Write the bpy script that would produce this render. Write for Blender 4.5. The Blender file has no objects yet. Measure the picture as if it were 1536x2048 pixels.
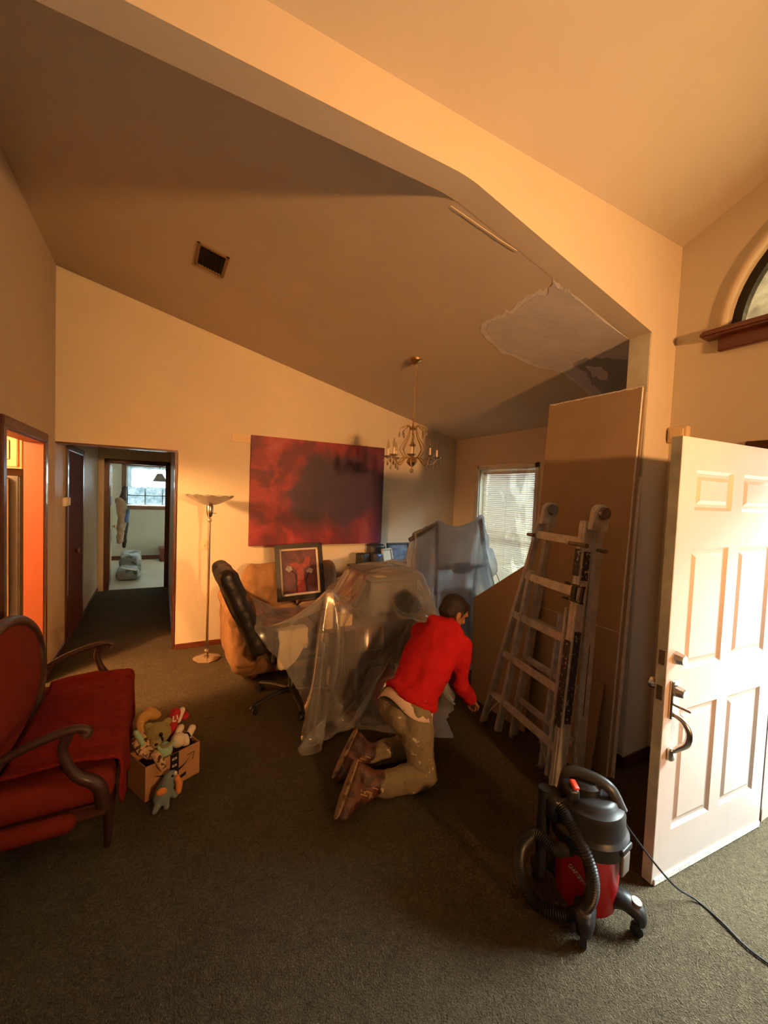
import bpy, bmesh, math, random
import numpy as np
from mathutils import Vector, Matrix, Euler, noise
random.seed(7); np.random.seed(7)
SC = bpy.context.scene
COL = SC.collection
PI = math.pi
# ------------------------------------------------------------------ camera
FPX, YAW, PITCH, ROLL, CAMZ = 828.78, 28.50, 2.525, 2.297, 1.7332
def make_camera():
    y, p, r = (math.radians(a) for a in (YAW, PITCH, ROLL))
    fw = Vector((math.sin(y)*math.cos(p), math.cos(y)*math.cos(p), -math.sin(p)))
    rt = Vector((math.cos(y), -math.sin(y), 0)); up = rt.cross(fw)
    rt2 = rt*math.cos(r) + up*math.sin(r); up2 = -rt*math.sin(r) + up*math.cos(r)
    cd = bpy.data.cameras.new('camera'); cd.sensor_fit = 'HORIZONTAL'; cd.sensor_width = 36
    cd.lens = FPX/1536*36; cd.clip_start = .05; cd.clip_end = 200
    co = bpy.data.objects.new('camera', cd); COL.objects.link(co)
    m = Matrix((rt2, up2, -fw)).transposed().to_4x4(); m.translation = (0, 0, CAMZ)
    co.matrix_world = m; SC.camera = co
make_camera()
# ------------------------------------------------------------------ world, lights, exposure
SC.view_settings.view_transform = 'Standard'; SC.view_settings.look = 'None'
SC.view_settings.gamma = 1; SC.view_settings.use_curve_mapping = False
SC.view_settings.exposure = -0.10
W = bpy.data.worlds.new('world'); SC.world = W; W.use_nodes = True
bg = W.node_tree.nodes['Background']
bg.inputs[0].default_value = (.80, .92, 1.0, 1); bg.inputs[1].default_value = 1.6
def area(name, loc, direction, sx, sy, power, color, spread=PI):
    l = bpy.data.lights.new(name, 'AREA'); l.shape = 'RECTANGLE'; l.size = sx; l.size_y = sy
    l.energy = power; l.color = color; l.spread = spread
    o = bpy.data.objects.new(name, l); COL.objects.link(o); o.location = loc
    o.rotation_euler = Vector(direction).to_track_quat('-Z', 'Y').to_euler(); return o
def point(name, loc, power, color, r):
    l = bpy.data.lights.new(name, 'POINT'); l.energy = power; l.color = color; l.shadow_soft_size = r
    o = bpy.data.objects.new(name, l); COL.objects.link(o); o.location = loc; return o
WARM = (1.0, .465, .155); DAY = (.82, .97, .95)
# out of the picture: the warm lamp behind the viewer (door and floor lamp cast its shadows), the kitchen lamp, the open sky on both window sides
area('living_lamp_offscreen', (1.48, -3.0, 2.06), (-.03, 1, .06), .20, .20, 58, WARM, math.radians(66))
point('kitchen_lamp_offscreen', (-2.0, 3.2, 2.2), 760, (1.0, .50, .18), .14)
area('sky_front_offscreen', (12.0, -1.6, 11.0), (-9.0, 2.4, -10.0), 9.0, 9.0, 20000, DAY)
area('sky_bedroom_offscreen', (-14.0, 21.0, 10.0), (13.9, -10.0, -8.3), 12.0, 12.0, 1100000, (1.0, .97, .92))
# ------------------------------------------------------------------ materials
def nt(name):
    m = bpy.data.materials.new(name); m.use_nodes = True
    t = m.node_tree; b = t.nodes['Principled BSDF']; return m, t, b
def N(t, typ, **kw):
    n = t.nodes.new(typ)
    for k, v in kw.items():
        if k in n.inputs: n.inputs[k].default_value = v
        else: setattr(n, k, v)
    return n
def coords(t, scale=(1, 1, 1), gen='Object', rot=(0, 0, 0)):
    tc = N(t, 'ShaderNodeTexCoord'); mp = N(t, 'ShaderNodeMapping')
    mp.inputs['Scale'].default_value = scale; mp.inputs['Rotation'].default_value = rot
    t.links.new(tc.outputs[gen], mp.inputs['Vector']); return mp.outputs['Vector']
def ramp(t, stops, src=None):
    r = N(t, 'ShaderNodeValToRGB'); e = r.color_ramp.elements
    while len(e) < len(stops): e.new(.5)
    for i, (p, c) in enumerate(stops):
        e[i].position = p; e[i].color = (*c, 1) if len(c) == 3 else c
    if src is not None: t.links.new(src, r.inputs['Fac'])
    return r.outputs['Color']
def mul(c, k): return tuple(min(1, x*k) for x in c[:3])
def mat(name, col, rough=.6, metal=0, var=.08, vs=6, bump=0, bs=60, spec=.4, sheen=0, stretch=(1, 1, 1), coat=0, detail=4):
    m, t, b = nt(name)
    v = coords(t, stretch)
    n = N(t, 'ShaderNodeTexNoise', Scale=vs, Detail=detail, Roughness=.6); t.links.new(v, n.inputs['Vector'])
    c = ramp(t, [(.3, mul(col, 1-var)), (.7, mul(col, 1+var))], n.outputs['Fac']); t.links.new(c, b.inputs['Base Color'])
    b.inputs['Roughness'].default_value = rough; b.inputs['Metallic'].default_value = metal
    b.inputs['Specular IOR Level'].default_value = spec; b.inputs['Coat Weight'].default_value = coat
    b.inputs['Sheen Weight'].default_value = sheen
    if bump:
        n2 = N(t, 'ShaderNodeTexNoise', Scale=bs, Detail=3.0); t.links.new(v, n2.inputs['Vector'])
        bp = N(t, 'ShaderNodeBump', Strength=bump, Distance=.01); t.links.new(n2.outputs['Fac'], bp.inputs['Height'])
        t.links.new(bp.outputs['Normal'], b.inputs['Normal'])
    return m
def wood(name, c1, c2, scale=(2, 2, 14), rough=.4, coat=.2):
    m, t, b = nt(name); v = coords(t, scale)
    n = N(t, 'ShaderNodeTexNoise', Scale=3.0, Detail=6.0, Distortion=1.2); t.links.new(v, n.inputs['Vector'])
    t.links.new(ramp(t, [(.3, c1), (.5, mul(c1, 1.2)), (.7, c2)], n.outputs['Fac']), b.inputs['Base Color'])
    b.inputs['Roughness'].default_value = rough; b.inputs['Coat Weight'].default_value = coat; return m
def carpet(name, col):
    m, t, b = nt(name); v = coords(t)
    n1 = N(t, 'ShaderNodeTexNoise', Scale=2.2, Detail=3.0); n2 = N(t, 'ShaderNodeTexNoise', Scale=52.0, Detail=4.0, Distortion=1.8, Roughness=.7)
    n3 = N(t, 'ShaderNodeTexNoise', Scale=160.0, Detail=2.0)
    for n in (n1, n2, n3): t.links.new(v, n.inputs['Vector'])
    c1 = ramp(t, [(.3, mul(col, .88)), (.7, mul(col, 1.12))], n1.outputs['Fac'])
    c2 = ramp(t, [(.32, (.45, .45, .45)), (.65, (1, 1, 1))], n2.outputs['Fac'])
    mx = N(t, 'ShaderNodeMix', data_type='RGBA', blend_type='MULTIPLY'); mx.inputs[0].default_value = 1
    t.links.new(c1, mx.inputs[6]); t.links.new(c2, mx.inputs[7]); t.links.new(mx.outputs[2], b.inputs['Base Color'])
    ad = N(t, 'ShaderNodeMath', operation='ADD'); t.links.new(n2.outputs['Fac'], ad.inputs[0]); t.links.new(n3.outputs['Fac'], ad.inputs[1])
    bp = N(t, 'ShaderNodeBump', Strength=1.0, Distance=.03); t.links.new(ad.outputs[0], bp.inputs['Height'])
    t.links.new(bp.outputs['Normal'], b.inputs['Normal'])
    b.inputs['Roughness'].default_value = 1; b.inputs['Specular IOR Level'].default_value = .1; 
    return m
def spots(name, base, spot, scale=30, thr=.42, rough=.9, bump=.3, extra=None):
    m, t, b = nt(name); v = coords(t)
    n = N(t, 'ShaderNodeTexNoise', Scale=scale, Detail=2.0); t.links.new(v, n.inputs['Vector'])
    st = [(thr-.03, spot), (thr+.03, base)]
    if extra: st.append((extra[0], base)); st.append((extra[0]+.03, extra[1]))
    t.links.new(ramp(t, st, n.outputs['Fac']), b.inputs['Base Color']); b.inputs['Roughness'].default_value = rough
    n2 = N(t, 'ShaderNodeTexNoise', Scale=150.0); t.links.new(v, n2.inputs['Vector'])
    bp = N(t, 'ShaderNodeBump', Strength=bump, Distance=.01); t.links.new(n2.outputs['Fac'], bp.inputs['Height']); t.links.new(bp.outputs['Normal'], b.inputs['Normal'])
    return m
def film(name, haze, gloss=.12, tint=(.93, .95, .97), bump=.35, tlm=.5):
    m = bpy.data.materials.new(name); m.use_nodes = True; t = m.node_tree; t.nodes.clear()
    out = N(t, 'ShaderNodeOutputMaterial'); tr = N(t, 'ShaderNodeBsdfTransparent'); tr.inputs['Color'].default_value = (*tint, 1)
    gl = N(t, 'ShaderNodeBsdfGlossy', Roughness=.22); df = N(t, 'ShaderNodeBsdfDiffuse'); tl = N(t, 'ShaderNodeBsdfTranslucent')
    df.inputs['Color'].default_value = (.85, .87, .9, 1); tl.inputs['Color'].default_value = (.85, .9, .95, 1)
    v = coords(t); n = N(t, 'ShaderNodeTexNoise', Scale=3.0, Detail=3.0); t.links.new(v, n.inputs['Vector'])
    v2 = coords(t, (1, 1, .35), rot=(.3, .5, 0)); n2 = N(t, 'ShaderNodeTexNoise', Scale=7.0, Detail=3.0, Distortion=.6, noise_type='RIDGED_MULTIFRACTAL'); t.links.new(v2, n2.inputs['Vector'])
    bp = N(t, 'ShaderNodeBump', Strength=bump, Distance=.02); t.links.new(n2.outputs['Fac'], bp.inputs['Height'])
    for s in (gl, df, tl): t.links.new(bp.outputs['Normal'], s.inputs['Normal'])
    m1 = N(t, 'ShaderNodeMixShader'); m1.inputs[0].default_value = tlm; t.links.new(df.outputs[0], m1.inputs[1]); t.links.new(tl.outputs[0], m1.inputs[2])
    fc = N(t, 'ShaderNodeLayerWeight', Blend=.5); pw = N(t, 'ShaderNodeMath', operation='POWER'); pw.inputs[1].default_value = 2.5; t.links.new(fc.outputs['Facing'], pw.inputs[0])
    mr = N(t, 'ShaderNodeMapRange'); mr.inputs[3].default_value = haze*.8; mr.inputs[4].default_value = haze*1.2; mr.inputs[1].default_value = .3; mr.inputs[2].default_value = .7; t.links.new(n.outputs['Fac'], mr.inputs[0])
    ad = N(t, 'ShaderNodeMath', operation='MULTIPLY_ADD', use_clamp=True); ad.inputs[1].default_value = min(.75, haze*2.2); t.links.new(pw.outputs[0], ad.inputs[0]); t.links.new(mr.outputs[0], ad.inputs[2])
    m2 = N(t, 'ShaderNodeMixShader'); t.links.new(ad.outputs[0], m2.inputs[0]); t.links.new(tr.outputs[0], m2.inputs[1]); t.links.new(m1.outputs[0], m2.inputs[2])
    lw = N(t, 'ShaderNodeFresnel', IOR=1.45); t.links.new(bp.outputs['Normal'], lw.inputs['Normal'])
    mm = N(t, 'ShaderNodeMath', operation='MULTIPLY_ADD'); mm.inputs[1].default_value = .45; mm.inputs[2].default_value = gloss*.3; t.links.new(lw.outputs[0], mm.inputs[0])
    m3 = N(t, 'ShaderNodeMixShader'); t.links.new(mm.outputs[0], m3.inputs[0]); t.links.new(m2.outputs[0], m3.inputs[1]); t.links.new(gl.outputs[0], m3.inputs[2])
    t.links.new(m3.outputs[0], out.inputs['Surface']); return m
def slatmat(name):
    m = mat(name, (.74, .66, .54), .4, var=.04, spec=.5); t = m.node_tree; b = t.nodes['Principled BSDF']; out = t.nodes['Material Output']
    tl = N(t, 'ShaderNodeBsdfTranslucent'); tl.inputs['Color'].default_value = (.80, .72, .58, 1); mx = N(t, 'ShaderNodeMixShader'); mx.inputs[0].default_value = .45
    t.links.new(b.outputs[0], mx.inputs[1]); t.links.new(tl.outputs[0], mx.inputs[2]); t.links.new(mx.outputs[0], out.inputs['Surface']); return m
def glass(name, tint=(1, 1, 1), mottle=None, refl=.06, scale=9):
    m = bpy.data.materials.new(name); m.use_nodes = True; t = m.node_tree; t.nodes.clear()
    out = N(t, 'ShaderNodeOutputMaterial'); tr = N(t, 'ShaderNodeBsdfTransparent'); gl = N(t, 'ShaderNodeBsdfGlossy', Roughness=.03)
    tr.inputs['Color'].default_value = (*tint, 1)
    if mottle:
        n = N(t, 'ShaderNodeTexNoise', Scale=scale, Detail=5.0, Roughness=.65); t.links.new(coords(t), n.inputs['Vector'])
        t.links.new(ramp(t, [(.35, mottle), (.6, tint)], n.outputs['Fac']), tr.inputs['Color'])
    mx = N(t, 'ShaderNodeMixShader'); mx.inputs[0].default_value = refl
    t.links.new(tr.outputs[0], mx.inputs[1]); t.links.new(gl.outputs[0], mx.inputs[2]); t.links.new(mx.outputs[0], out.inputs['Surface']); return m
def crystal(name):
    m = bpy.data.materials.new(name); m.use_nodes = True; t = m.node_tree; t.nodes.clear()
    out = N(t, 'ShaderNodeOutputMaterial'); tr = N(t, 'ShaderNodeBsdfTransparent'); gl = N(t, 'ShaderNodeBsdfGlossy', Roughness=.04)
    tr.inputs['Color'].default_value = (.86, .8, .72, 1)
    n = N(t, 'ShaderNodeTexNoise', Scale=120.0); t.links.new(coords(t), n.inputs['Vector'])
    mr = N(t, 'ShaderNodeMapRange'); mr.inputs[3].default_value = .15; mr.inputs[4].default_value = .7; t.links.new(n.outputs['Fac'], mr.inputs[0])
    mx = N(t, 'ShaderNodeMixShader'); t.links.new(mr.outputs[0], mx.inputs[0]); t.links.new(tr.outputs[0], mx.inputs[1]); t.links.new(gl.outputs[0], mx.inputs[2])
    t.links.new(mx.outputs[0], out.inputs['Surface']); return m
M = {}
M['wall'] = mat('wall_paint', (.66, .565, .42), .75, var=.03, vs=2, bump=.10, bs=110, spec=.25)
M['hallwall'] = mat('hall_paint', (.66, .565, .42), .45, var=.05, vs=2, bump=.08, bs=90, spec=.4)
M['ceil'] = mat('ceiling_paint', (.62, .53, .40), .85, var=.04, vs=1.5, bump=.14, bs=90, spec=.2)
M['carpet'] = carpet('carpet_pile', (.195, .150, .090))
M['tile'] = mat('bedroom_floor', (.72, .66, .54), .45, var=.08, vs=3, bump=.05, bs=30)
M['mud'] = mat('joint_compound', (.64, .61, .62), .9, var=.10, vs=5, bump=.25, bs=25, spec=.15)
M['mud_edge'] = mat('feathered_compound', (.76, .73, .71), .9, var=.12, vs=9, bump=.25, bs=40, spec=.15)
M['bare'] = mat('bare_gypsum_paper', (.36, .35, .35), .9, var=.1, vs=6, bump=.1)
M['darkwood'] = wood('dark_stained_wood', (.060, .018, .010), (.115, .036, .018), rough=.35, coat=.3)
M['redwood'] = wood('red_mahogany_wood', (.10, .022, .012), (.17, .045, .02), rough=.35, coat=.3)
M['doorpaint'] = mat('door_paint', (.68, .555, .485), .42, var=.04, vs=4, bump=.04, bs=120)
M['dooredge'] = mat('door_edge_paint', (.50, .50, .40), .5, var=.25, vs=9, bump=.1, bs=60)
M['white'] = mat('white_paint', (.80, .77, .70), .5, var=.04)
M['brass'] = mat('antique_brass', (.62, .42, .18), .3, 1, var=.2, vs=30)
M['nickel'] = mat('satin_nickel', (.66, .60, .54), .22, 1, var=.12, vs=20)
M['chrome'] = mat('worn_chrome', (.60, .52, .44), .25, 1, var=.1, vs=30)
M['alu'] = mat('ladder_aluminium', (.60, .58, .55), .42, .40, var=.25, vs=14, bump=.1, bs=60)
M['steel'] = mat('dark_steel', (.22, .20, .19), .4, .9, var=.2, vs=14)
M['black'] = mat('black_plastic', (.018, .018, .019), .38, var=.2, vs=8, bump=.03, bs=200)
M['blackgrey'] = mat('charcoal_plastic', (.034, .034, .033), .36, var=.15, vs=8, bump=.03, bs=200)
M['leather'] = mat('black_leather', (.014, .012, .011), .42, var=.25, vs=6, bump=.15, bs=45, spec=.5)
M['gypsum'] = mat('drywall_paper', (.40, .285, .18), .85, var=.06, vs=3, bump=.05, bs=80, spec=.15)
M['gypcore'] = mat('gypsum_core', (.78, .74, .66), .9, var=.15, vs=30, bump=.3, bs=80)
M['plate'] = mat('cream_plate', (.74, .56, .32), .5, var=.05)
M['film1'] = film('clear_poly_sheet', .24, .2, bump=.22)
M['film2'] = film('milky_poly_sheet', .58, .25, bump=.38, tlm=.78)
M['film3'] = film('window_film', .02, .02, bump=.05)
M['glass'] = glass('window_glass', (.86, .92, .92), (.55, .68, .70))
M['glass2'] = glass('clear_pane', (.90, .95, .96))
M['archglass'] = glass('arched_glass', (.85, .68, .44), (.50, .40, .26), scale=6)
M['crystal'] = crystal('crystal_glass')
# ------------------------------------------------------------------ mesh helpers
def frame(z):
    z = Vector(z).normalized(); a = Vector((0, 0, 1)) if abs(z.z) < .95 else Vector((1, 0, 0))
    x = a.cross(z).normalized(); y = z.cross(x); return x, y, z
def chain(o):
    m = Matrix.Identity(4)
    while o is not None: m = o.matrix_basis @ m; o = o.parent
    return m
class MB:
    def __init__(s): s.bm = bmesh.new()
    def box(s, c, size, rot=None):
        m = Matrix.Translation(c)
        if rot is not None: m = m @ (Euler(rot).to_matrix().to_4x4() if not isinstance(rot, Matrix) else rot.to_4x4())
        bmesh.ops.create_cube(s.bm, size=1, matrix=m @ Matrix.Diagonal((*size, 1))); return s
    def b2(s, a, b): return s.box([(x+y)/2 for x, y in zip(a, b)], [abs(y-x) for x, y in zip(a, b)])
    def quad(s, pts):
        s.bm.faces.new([s.bm.verts.new(p) for p in pts]); return s
    def bar(s, p0, p1, w, h, up=(0, 0, 1)):
        p0, p1 = Vector(p0), Vector(p1); d = p1-p0; z = d.normalized(); x = Vector(up).cross(z)
        if x.length < 1e-4: x = Vector((1, 0, 0)).cross(z)
        x.normalize(); y = z.cross(x)
        R = Matrix((x, y, z)).transposed().to_4x4(); R.translation = (p0+p1)/2
        bmesh.ops.create_cube(s.bm, size=1, matrix=R @ Matrix.Diagonal((w, h, d.length, 1))); return s
    def tube(s, pts, r, seg=10, closed=False, cap=True, flat=1.0):
        pts = [Vector(p) for p in pts]; n = len(pts); rr = list(np.interp(np.linspace(0, 1, n), np.linspace(0, 1, len(r)), r)) if hasattr(r, '__len__') else [r]*n
        rings = []; px = None
        for i, p in enumerate(pts):
            a = pts[(i-1) % n] if (closed or i > 0) else p; b = pts[(i+1) % n] if (closed or i < n-1) else p
            z = (b-a)
            if z.length < 1e-9: z = Vector((0, 0, 1))
            z.normalize()
            if px is None: x, y, _ = frame(z)
            else:
                x = px - z*px.dot(z)
                x = x.normalized() if x.length > 1e-6 else frame(z)[0]
                y = z.cross(x)
            px = x
            rings.append([s.bm.verts.new(p + (x*math.cos(2*PI*k/seg) + y*math.sin(2*PI*k/seg)*flat)*rr[i]) for k in range(seg)])
        for i in range(n if closed else n-1):
            A, B = rings[i], rings[(i+1) % n]
            for k in range(seg): s.bm.faces.new((A[k], A[(k+1) % seg], B[(k+1) % seg], B[k]))
        if cap and not closed:
            s.bm.faces.new(list(reversed(rings[0]))); s.bm.faces.new(rings[-1])
        return s
    def cyl(s, p0, p1, r0, r1=None, seg=16): return s.tube([p0, p1], [r0, r0 if r1 is None else r1], seg)
    def lathe(s, prof, c=(0, 0, 0), seg=24, axis=(0, 0, 1)):
        x, y, z = frame(axis); c = Vector(c); rings = []
        if Vector(axis) == Vector((0, 0, 1)): x, y = Vector((1, 0, 0)), Vector((0, 1, 0))
        for r, h in prof:
            if r < 1e-5: rings.append([s.bm.verts.new(c+z*h)])
            else: rings.append([s.bm.verts.new(c+z*h+(x*math.cos(2*PI*k/seg)+y*math.sin(2*PI*k/seg))*r) for k in range(seg)])
        for A, B in zip(rings, rings[1:]):
            for k in range(seg):
                a, a2 = A[k % len(A)], A[(k+1) % len(A)]; b, b2 = B[k % len(B)], B[(k+1) % len(B)]
                f = [a, a2, b2, b]; f = [v for i, v in enumerate(f) if v not in f[:i]]
                if len(f) > 2: s.bm.faces.new(f)
        return s
    def ell(s, c, r, rot=None, sub=3):
        if not hasattr(r, '__len__'): r = (r, r, r)
        m = Matrix.Translation(c)
        if rot is not None: m = m @ Euler(rot).to_matrix().to_4x4()
        bmesh.ops.create_icosphere(s.bm, subdivisions=sub, radius=1, matrix=m @ Matrix.Diagonal((*r, 1))); return s
    def cap(s, p0, r0, p1, r1, sub=2):
        s.ell(p0, r0, sub=sub); s.ell(p1, r1, sub=sub)
        s.cyl(p0, p1, r0, r1, 14); return s
    def limb(s, pts, rs):
        for (a, b), (c, d) in zip(zip(pts, pts[1:]), zip(rs, rs[1:])): s.cap(a, c, b, d)
        return s
    def prism(s, pts, off):
        off = Vector(off); a = [s.bm.verts.new(p) for p in pts]; b = [s.bm.verts.new(Vector(p)+off) for p in pts]; n = len(a)
        s.bm.faces.new(list(reversed(a))); s.bm.faces.new(b)
        for i in range(n): s.bm.faces.new((a[i], a[(i+1) % n], b[(i+1) % n], b[i]))
        return s
    def rbox(s, c, size, r, rot=None, seg=3):
        t = bmesh.new(); bmesh.ops.create_cube(t, size=1, matrix=Matrix.Diagonal((*size, 1)))
        bmesh.ops.bevel(t, geom=list(t.edges), offset=min(r, min(size)*.49), segments=seg, affect='EDGES', profile=.5)
        m = Matrix.Translation(c)
        if rot is not None: m = m @ (Euler(rot).to_matrix().to_4x4() if not isinstance(rot, Matrix) else rot.to_4x4())
        bmesh.ops.transform(t, matrix=m, verts=t.verts); me = bpy.data.meshes.new('t'); t.to_mesh(me); t.free()
        s.bm.from_mesh(me); bpy.data.meshes.remove(me); return s
    def xf(s, m): bmesh.ops.transform(s.bm, matrix=m, verts=s.bm.verts); return s
    def grid(s, P):
        nu, nv = len(P), len(P[0]); V = [[s.bm.verts.new(P[i][j]) for j in range(nv)] for i in range(nu)]
        for i in range(nu-1):
            for j in range(nv-1): s.bm.faces.new((V[i][j], V[i+1][j], V[i+1][j+1], V[i][j+1]))
        return s
    def remesh(s, vox, smooth=6, disp=0, ds=20, seed=0):
        me = bpy.data.meshes.new('t'); bmesh.ops.recalc_face_normals(s.bm, faces=s.bm.faces); s.bm.to_mesh(me)
        o = bpy.data.objects.new('t', me); COL.objects.link(o)
        md = o.modifiers.new('r', 'REMESH'); md.mode = 'VOXEL'; md.voxel_size = vox; md.adaptivity = 0
        if smooth: sm = o.modifiers.new('s', 'SMOOTH'); sm.factor = .5; sm.iterations = smooth
        dg = bpy.context.evaluated_depsgraph_get(); m2 = bpy.data.meshes.new_from_object(o.evaluated_get(dg))
        bpy.data.objects.remove(o); bpy.data.meshes.remove(me)
        s.bm.free(); s.bm = bmesh.new(); s.bm.from_mesh(m2); bpy.data.meshes.remove(m2)
        if disp:
            s.bm.normal_update(); so = Vector((seed*3.1, seed*1.7, seed))
            for v in s.bm.verts: v.co += v.normal * noise.fractal(v.co*ds+so, 1.0, 2.0, 3)*disp
        return s
    def build(s, name, m, parent=None, smooth=40, bevel=0, local=False, loc=None):
        bm = s.bm
        bmesh.ops.recalc_face_normals(bm, faces=bm.faces)
        if bevel:
            es = [e for e in bm.edges if len(e.link_faces) == 2 and e.calc_face_angle(0) > .6]
            bmesh.ops.bevel(bm, geom=es, offset=bevel, segments=2, affect='EDGES', clamp_overlap=True)
        if parent is not None and not local: bmesh.ops.transform(bm, matrix=chain(parent).inverted(), verts=bm.verts)
        if parent is None and not local:
            if loc is None:
                xs = [v.co for v in bm.verts]; loc = Vector(((min(v.x for v in xs)+max(v.x for v in xs))/2, (min(v.y for v in xs)+max(v.y for v in xs))/2, min(v.z for v in xs)))
            bmesh.ops.translate(bm, vec=-Vector(loc), verts=bm.verts)
        me = bpy.data.meshes.new(name); bm.to_mesh(me); bm.free()
        if smooth:
            me.polygons.foreach_set('use_smooth', [True]*len(me.polygons)); me.set_sharp_from_angle(angle=math.radians(smooth))
        me.materials.append(M[m] if isinstance(m, str) else m)
        o = bpy.data.objects.new(name, me); COL.objects.link(o)
        if parent is not None: o.parent = parent
        elif not local: o.location = loc
        return o
def thing(name, label, cat, loc=(0, 0, 0), rotz=0, group=None):
    o = bpy.data.objects.new(name, None); COL.objects.link(o); o.empty_display_size = .1
    o.location = loc; o.rotation_euler = (0, 0, rotz); o['label'] = label; o['category'] = cat
    if group: o['group'] = group
    return o
def tag(o, label, cat, group=None):
    o['label'] = label; o['category'] = cat
    if group: o['group'] = group
    return o
def struct(o, label, cat):
    o['kind'] = 'structure'; o['label'] = label; o['category'] = cat; return o
def dupchild(src, parent, m):
    c = src.copy(); COL.objects.link(c); c.parent = parent; c.matrix_basis = m; return c
def text_mesh(body, size, name, m, parent, matrix, extrude=.0008):
    cu = bpy.data.curves.new('t', 'FONT'); cu.body = body; cu.size = size; cu.extrude = extrude; cu.align_x = 'CENTER'; cu.align_y = 'CENTER'
    o = bpy.data.objects.new('t', cu); COL.objects.link(o); dg = bpy.context.evaluated_depsgraph_get()
    me = bpy.data.meshes.new_from_object(o.evaluated_get(dg)); bpy.data.objects.remove(o); bpy.data.curves.remove(cu)
    me.name = name; me.materials.clear(); me.materials.append(M[m])
    me.transform(chain(parent).inverted() @ matrix)
    o = bpy.data.objects.new(name, me); COL.objects.link(o); o.parent = parent; return o
def bez(p, n=12):
    p = [Vector(q) for q in p]; out = []                      # catmull-rom through points
    q = [p[0]*2-p[1]] + p + [p[-1]*2-p[-2]]
    for i in range(1, len(q)-2):
        for k in range(n):
            t = k/n; a, b, c, d = q[i-1], q[i], q[i+1], q[i+2]
            out.append(.5*((2*b)+(c-a)*t+(2*a-5*b+4*c-d)*t*t+(3*b-3*c+d-a)*t**3))
    out.append(p[-1]); return out
def drape(x0, x1, y0, y1, z0, nx, ny, H, steps=150, seed=1, pin=None, rot=0, center=None, jit=.012, passes=6, warp=None, grav=.0022):
    rs = np.random.RandomState(seed)
    X, Y = np.meshgrid(np.linspace(x0, x1, nx), np.linspace(y0, y1, ny), indexing='ij')
    if rot:
        cx, cy = center or ((x0+x1)/2, (y0+y1)/2); c, s_ = math.cos(rot), math.sin(rot)
        X, Y = cx+(X-cx)*c-(Y-cy)*s_, cy+(X-cx)*s_+(Y-cy)*c
    if warp: X, Y = warp(X, Y)
    P = np.stack([X, Y, np.full_like(X, z0)], -1); R0 = P.copy(); P += rs.normal(0, jit, P.shape)*np.array([.3, .3, 1])
    lx, ly = (x1-x0)/(nx-1), (y1-y0)/(ny-1); ld = math.hypot(lx, ly); Q = P.copy()
    def con(A, B, L, k):
        a, b = P[A], P[B]; d = b-a; l = np.linalg.norm(d, axis=-1, keepdims=True)+1e-9
        L = np.linalg.norm(R0[B]-R0[A], axis=-1, keepdims=True); c = d*((l-L)/l)*.5*k; P[A] = a+c; P[B] = b-c
    S = slice
    sets = []
    for o in (0, 1):
        na = (nx-1-o+1)//2; nb = (ny-1-o+1)//2
        sets.append(((S(o, o+2*na, 2), S(None)), (S(o+1, o+1+2*na, 2), S(None)), lx, 1.))
        sets.append(((S(None), S(o, o+2*nb, 2)), (S(None), S(o+1, o+1+2*nb, 2)), ly, 1.))
    diag = [((S(0, -1), S(0, -1)), (S(1, None), S(1, None)), ld, .12), ((S(1, None), S(0, -1)), (S(0, -1), S(1, None)), ld, .12)]
    bend = [((S(0, -2), S(None)), (S(2, None), S(None)), 2*lx, .05), ((S(None), S(0, -2)), (S(None), S(2, None)), 2*ly, .05)]
    pins = []
    for px, py, tx, ty, tz, *rad in (pin or []):
        D2 = (P[..., 0]-px)**2+(P[..., 1]-py)**2; k = np.unravel_index(np.argmin(D2), P.shape[:2]); pins.append((k, P[k].copy(), np.array([tx, ty, tz])))
        if rad:
            for q in zip(*np.where(D2 < rad[0]**2)):
                off = R0[q]-R0[k]; pins.append((q, P[q].copy(), np.array([tx, ty, tz])+off*.9-np.array([0, 0, .35*np.hypot(off[0], off[1])])))
    for it in range(steps):
        V = (P-Q)*.96; Q = P.copy(); P += V; P[..., 2] -= grav
        for ps in range(passes):
            for c in sets: con(*c)
            for c in diag: con(*c)
            if ps % 2 == 0:
                for c in bend: con(*c)
            h = H(P[..., 0], P[..., 1]); hit = (P[..., 2] < h) & ((P[..., 2] > h-.10) | (h < .05)); P[..., 2] = np.maximum(P[..., 2], .014)
            P[..., 2] = np.where(hit, h, P[..., 2])
            for k, a, c in pins: P[k] = a+(c-a)*min(1, it/60)
        Q[hit] = Q[hit]*.3+P[hit]*.7
    return P
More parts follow.
